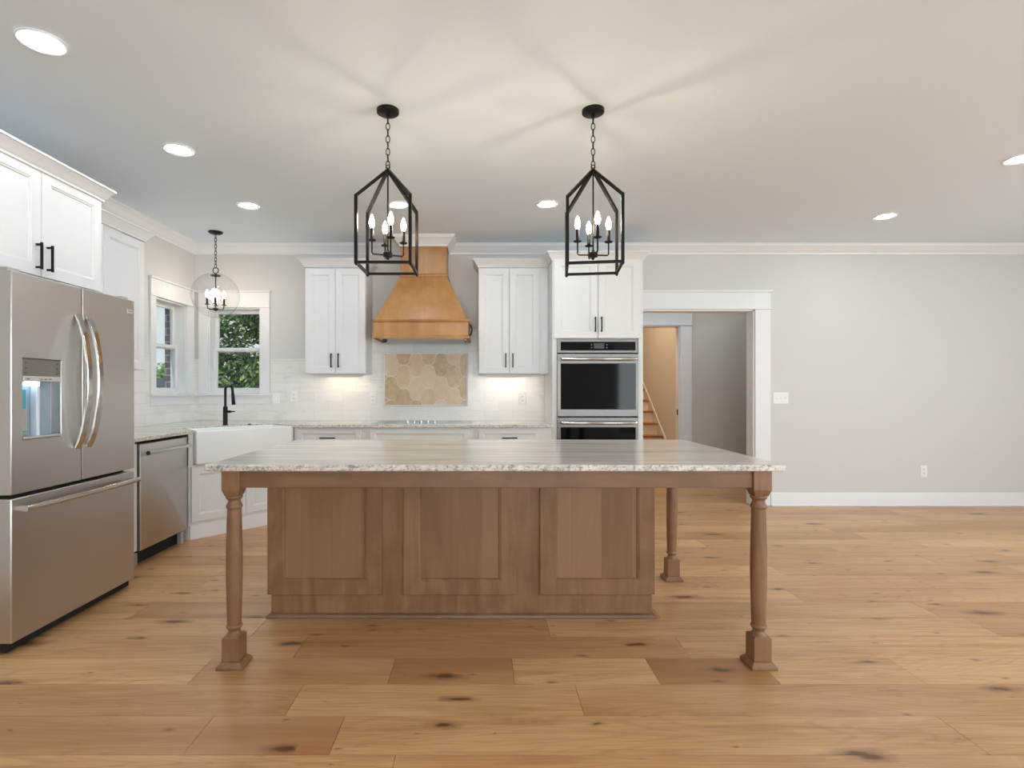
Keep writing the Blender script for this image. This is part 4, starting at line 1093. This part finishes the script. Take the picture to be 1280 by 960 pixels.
# ------------------------------------------------------------------ wall plates
def plate(label, x, z, w, h, kind, y=YB - TT, name='outlet', cat='outlet', group='white outlets on the tiled backsplash'):
    t = thing(name, label, cat, (x, y, z), group)
    b = MB(); b.frustum((-w / 2, w / 2, -h / 2, h / 2), (-w / 2 + .003, w / 2 - .003, -h / 2 + .003, h / 2 - .003), 0, .006)
    for v_ in b.bm.verts: v_.co = Vector((v_.co.x, -v_.co.z, v_.co.y))
    b.build('cover_plate', M_PLATE, t, local=True)
    if kind == 'outlet':
        for dz_ in (-.02, .02):
            bb_ = MB(); bb_.box(-.016, .016, -.008, -.006, dz_ - .014, dz_ + .014); so_ = bb_.build('socket', M_PLATE, t, bevel=.001, local=True)
            bb_ = MB(); bb_.box(-.008, -.005, -.0085, -.0079, dz_ - .004, dz_ + .006); bb_.box(.005, .008, -.0085, -.0079, dz_ - .004, dz_ + .006); bb_.box(-.002, .002, -.0085, -.0079, dz_ - .011, dz_ - .007); bb_.build('slots', M_RUB, so_, local=True)
    else:
        for i in range(kind):
            xx = (i - (kind - 1) / 2) * .046
            bb_ = MB(); bb_.box(xx - .005, xx + .005, -.0075, -.006, -.012, .012); bb_.rings([[(xx - .004, -.006, -.006), (xx + .004, -.006, -.006), (xx + .004, -.006, .006), (xx - .004, -.006, .006)],
                [(xx - .003, -.018, -.010 if i < 2 else .004), (xx + .003, -.018, -.010 if i < 2 else .004), (xx + .003, -.018, -.004 if i < 2 else .010), (xx - .003, -.018, -.004 if i < 2 else .010)]])
            bb_.build('toggle', M_PLATE, t, local=True)
SB = 116.0
def bx_(px): return (px - 602) / SB
def bz_(py): return EYE + (487 - py) / SB
plate('white single switch on the tile just right of the window apron', bx_(345.5), bz_(498), .072, .118, 1, name='light_switch', cat='light switch', group=None)
plate('white outlet on tile left of the left wall cabinet', bx_(368), bz_(495.5), .075, .118, 'outlet')
plate('white outlet on tile just left of the beige mosaic panel', bx_(466.5), bz_(498), .075, .125, 'outlet')
plate('white outlet on tile below the cabinet beside the ovens', bx_(653), bz_(498), .075, .125, 'outlet')
plate('white three-toggle switch plate on wall right of the cased doorway', bx_(976), bz_(497.5), .168, .125, 3, y=YB, name='light_switch', cat='light switch', group=None)
plate('white outlet low on the blank greige wall above the baseboard', bx_(1154.5), bz_(589), .075, .125, 'outlet', y=YB, group=None)

# ------------------------------------------------------------------ outside: ground, trees, shed
struct(MB().box(-60, 60, -40, 80, -.6, -.42).build('ground', M_LAWN))
def leaf_mesh(name, blobs, n, size, cols, parent, seed):
    rnd = random.Random(seed); verts = []; faces = []; fc = []
    for _ in range(n):
        c, r = blobs[rnd.randrange(len(blobs))]
        d = Vector((rnd.gauss(0, 1), rnd.gauss(0, 1), rnd.gauss(0, 1))).normalized()
        k = rnd.uniform(.55, 1.03); p = Vector(c) + Vector((d.x * r[0], d.y * r[1], d.z * r[2])) * k
        nrm = (d + Vector((rnd.gauss(0, .6), rnd.gauss(0, .6), rnd.gauss(0, .6)))).normalized()
        u = nrm.orthogonal().normalized(); u = (Matrix.Rotation(rnd.uniform(0, 6.28), 3, nrm) @ u); w_ = nrm.cross(u); s2 = size * rnd.uniform(.6, 1.3)
        i = len(verts)
        verts += [p - u * s2, p - w_ * s2 * .45 + nrm * s2 * .1, p + u * s2, p + w_ * s2 * .45 + nrm * s2 * .1]; faces.append((i, i + 1, i + 2, i + 3)); fc.append(rnd.choice(cols))
    off_ = wloc(parent); verts = [v_ - off_ for v_ in verts]
    me = bpy.data.meshes.new(name); me.from_pydata(verts, [], faces); me.materials.append(M_LEAF)
    ca_ = me.color_attributes.new('tone', 'FLOAT_COLOR', 'CORNER'); buf = []
    for c in fc: buf += list(lin(c)) * 4
    ca_.data.foreach_set('color', buf)
    o = bpy.data.objects.new(name, me); COL.objects.link(o); o.parent = parent; return o
def tree(label, x, y, blobs, n, size, cols, seed, trunk=True, name='tree', cat='tree'):
    t = thing(name, label, cat, (x, y, -.42)); leaf_mesh('foliage', blobs, n, size, cols, t, seed)
    b = MB(); top = max(c[2] for c, r in blobs)
    b.tube([(x, y, -.42), (x + .05, y, .5), (x - .03, y, top * .6), (x, y, top)], [.14, .11, .09, .04], 10)
    for i, (c, r) in enumerate(blobs[:6]): b.tube([(x, y, top * .45), ((x + c[0]) / 2, (y + c[1]) / 2, (top * .55 + c[2]) / 2), c], [.05, .035, .015], 8)
    b.build('trunk', M_BARK, t)
rb = random.Random(4)
bl = [((-3.5, 10, 2.0), (1.3, 1.2, 1.5))]
for i in range(14):
    a = rb.uniform(0, 6.28); el = rb.uniform(-.9, 1.1); bl.append(((-3.5 + 1.15 * math.cos(a) * math.cos(el), 10 + 1.0 * math.sin(a) * math.cos(el), 2.0 + 1.2 * math.sin(el)), (.62, .6, .55)))
GR = [(58, 92, 48), (84, 122, 62), (116, 150, 84), (46, 76, 44), (150, 178, 112), (98, 134, 70), (196, 210, 150)]
tree('dense green tree filling the view through the back window', -3.5, 10, bl, 26000, .055, GR, 11)
bl = [((-11.2 + .8 * math.cos(i), 18.4 + .5 * math.sin(i * 2), .9 + .35 * math.sin(i * 1.7)), (1.1, 1, 1.0)) for i in range(6)]
tree('bright green bush seen low through the left window', -11.2, 18.4, bl, 7000, .10, [(120, 165, 70), (150, 190, 95), (92, 140, 60), (170, 204, 120)], 13, name='bush', cat='bush')
bl = [((-9.2, 14, 4.95), (1.6, 1.3, 1.2)), ((-8.7, 14, 4.5), (.9, .8, .9)), ((-9.9, 14.2, 4.4), (.9, .8, .8))]
tree('taller tree whose leaves tip into the top of left window', -9.9, 14, bl, 3200, .09, GR, 17)
sh = thing('shed', 'low dark-roofed shed seen at the bottom of the left window', 'shed', (-7.6, 12.6, -.42))
b = MB(); b.box(-8.6, -6.9, 12.1, 13.2, -.42, 1.2); b.build('wall', mat('shed_boards', (120, 120, 128), .8), sh)
b = MB(); b.frustum((-8.75, -6.75, 11.95, 13.35), (-8.7, -6.8, 12.6, 12.7), 1.2, 1.52); b.build('roof', M_ROOF, sh)
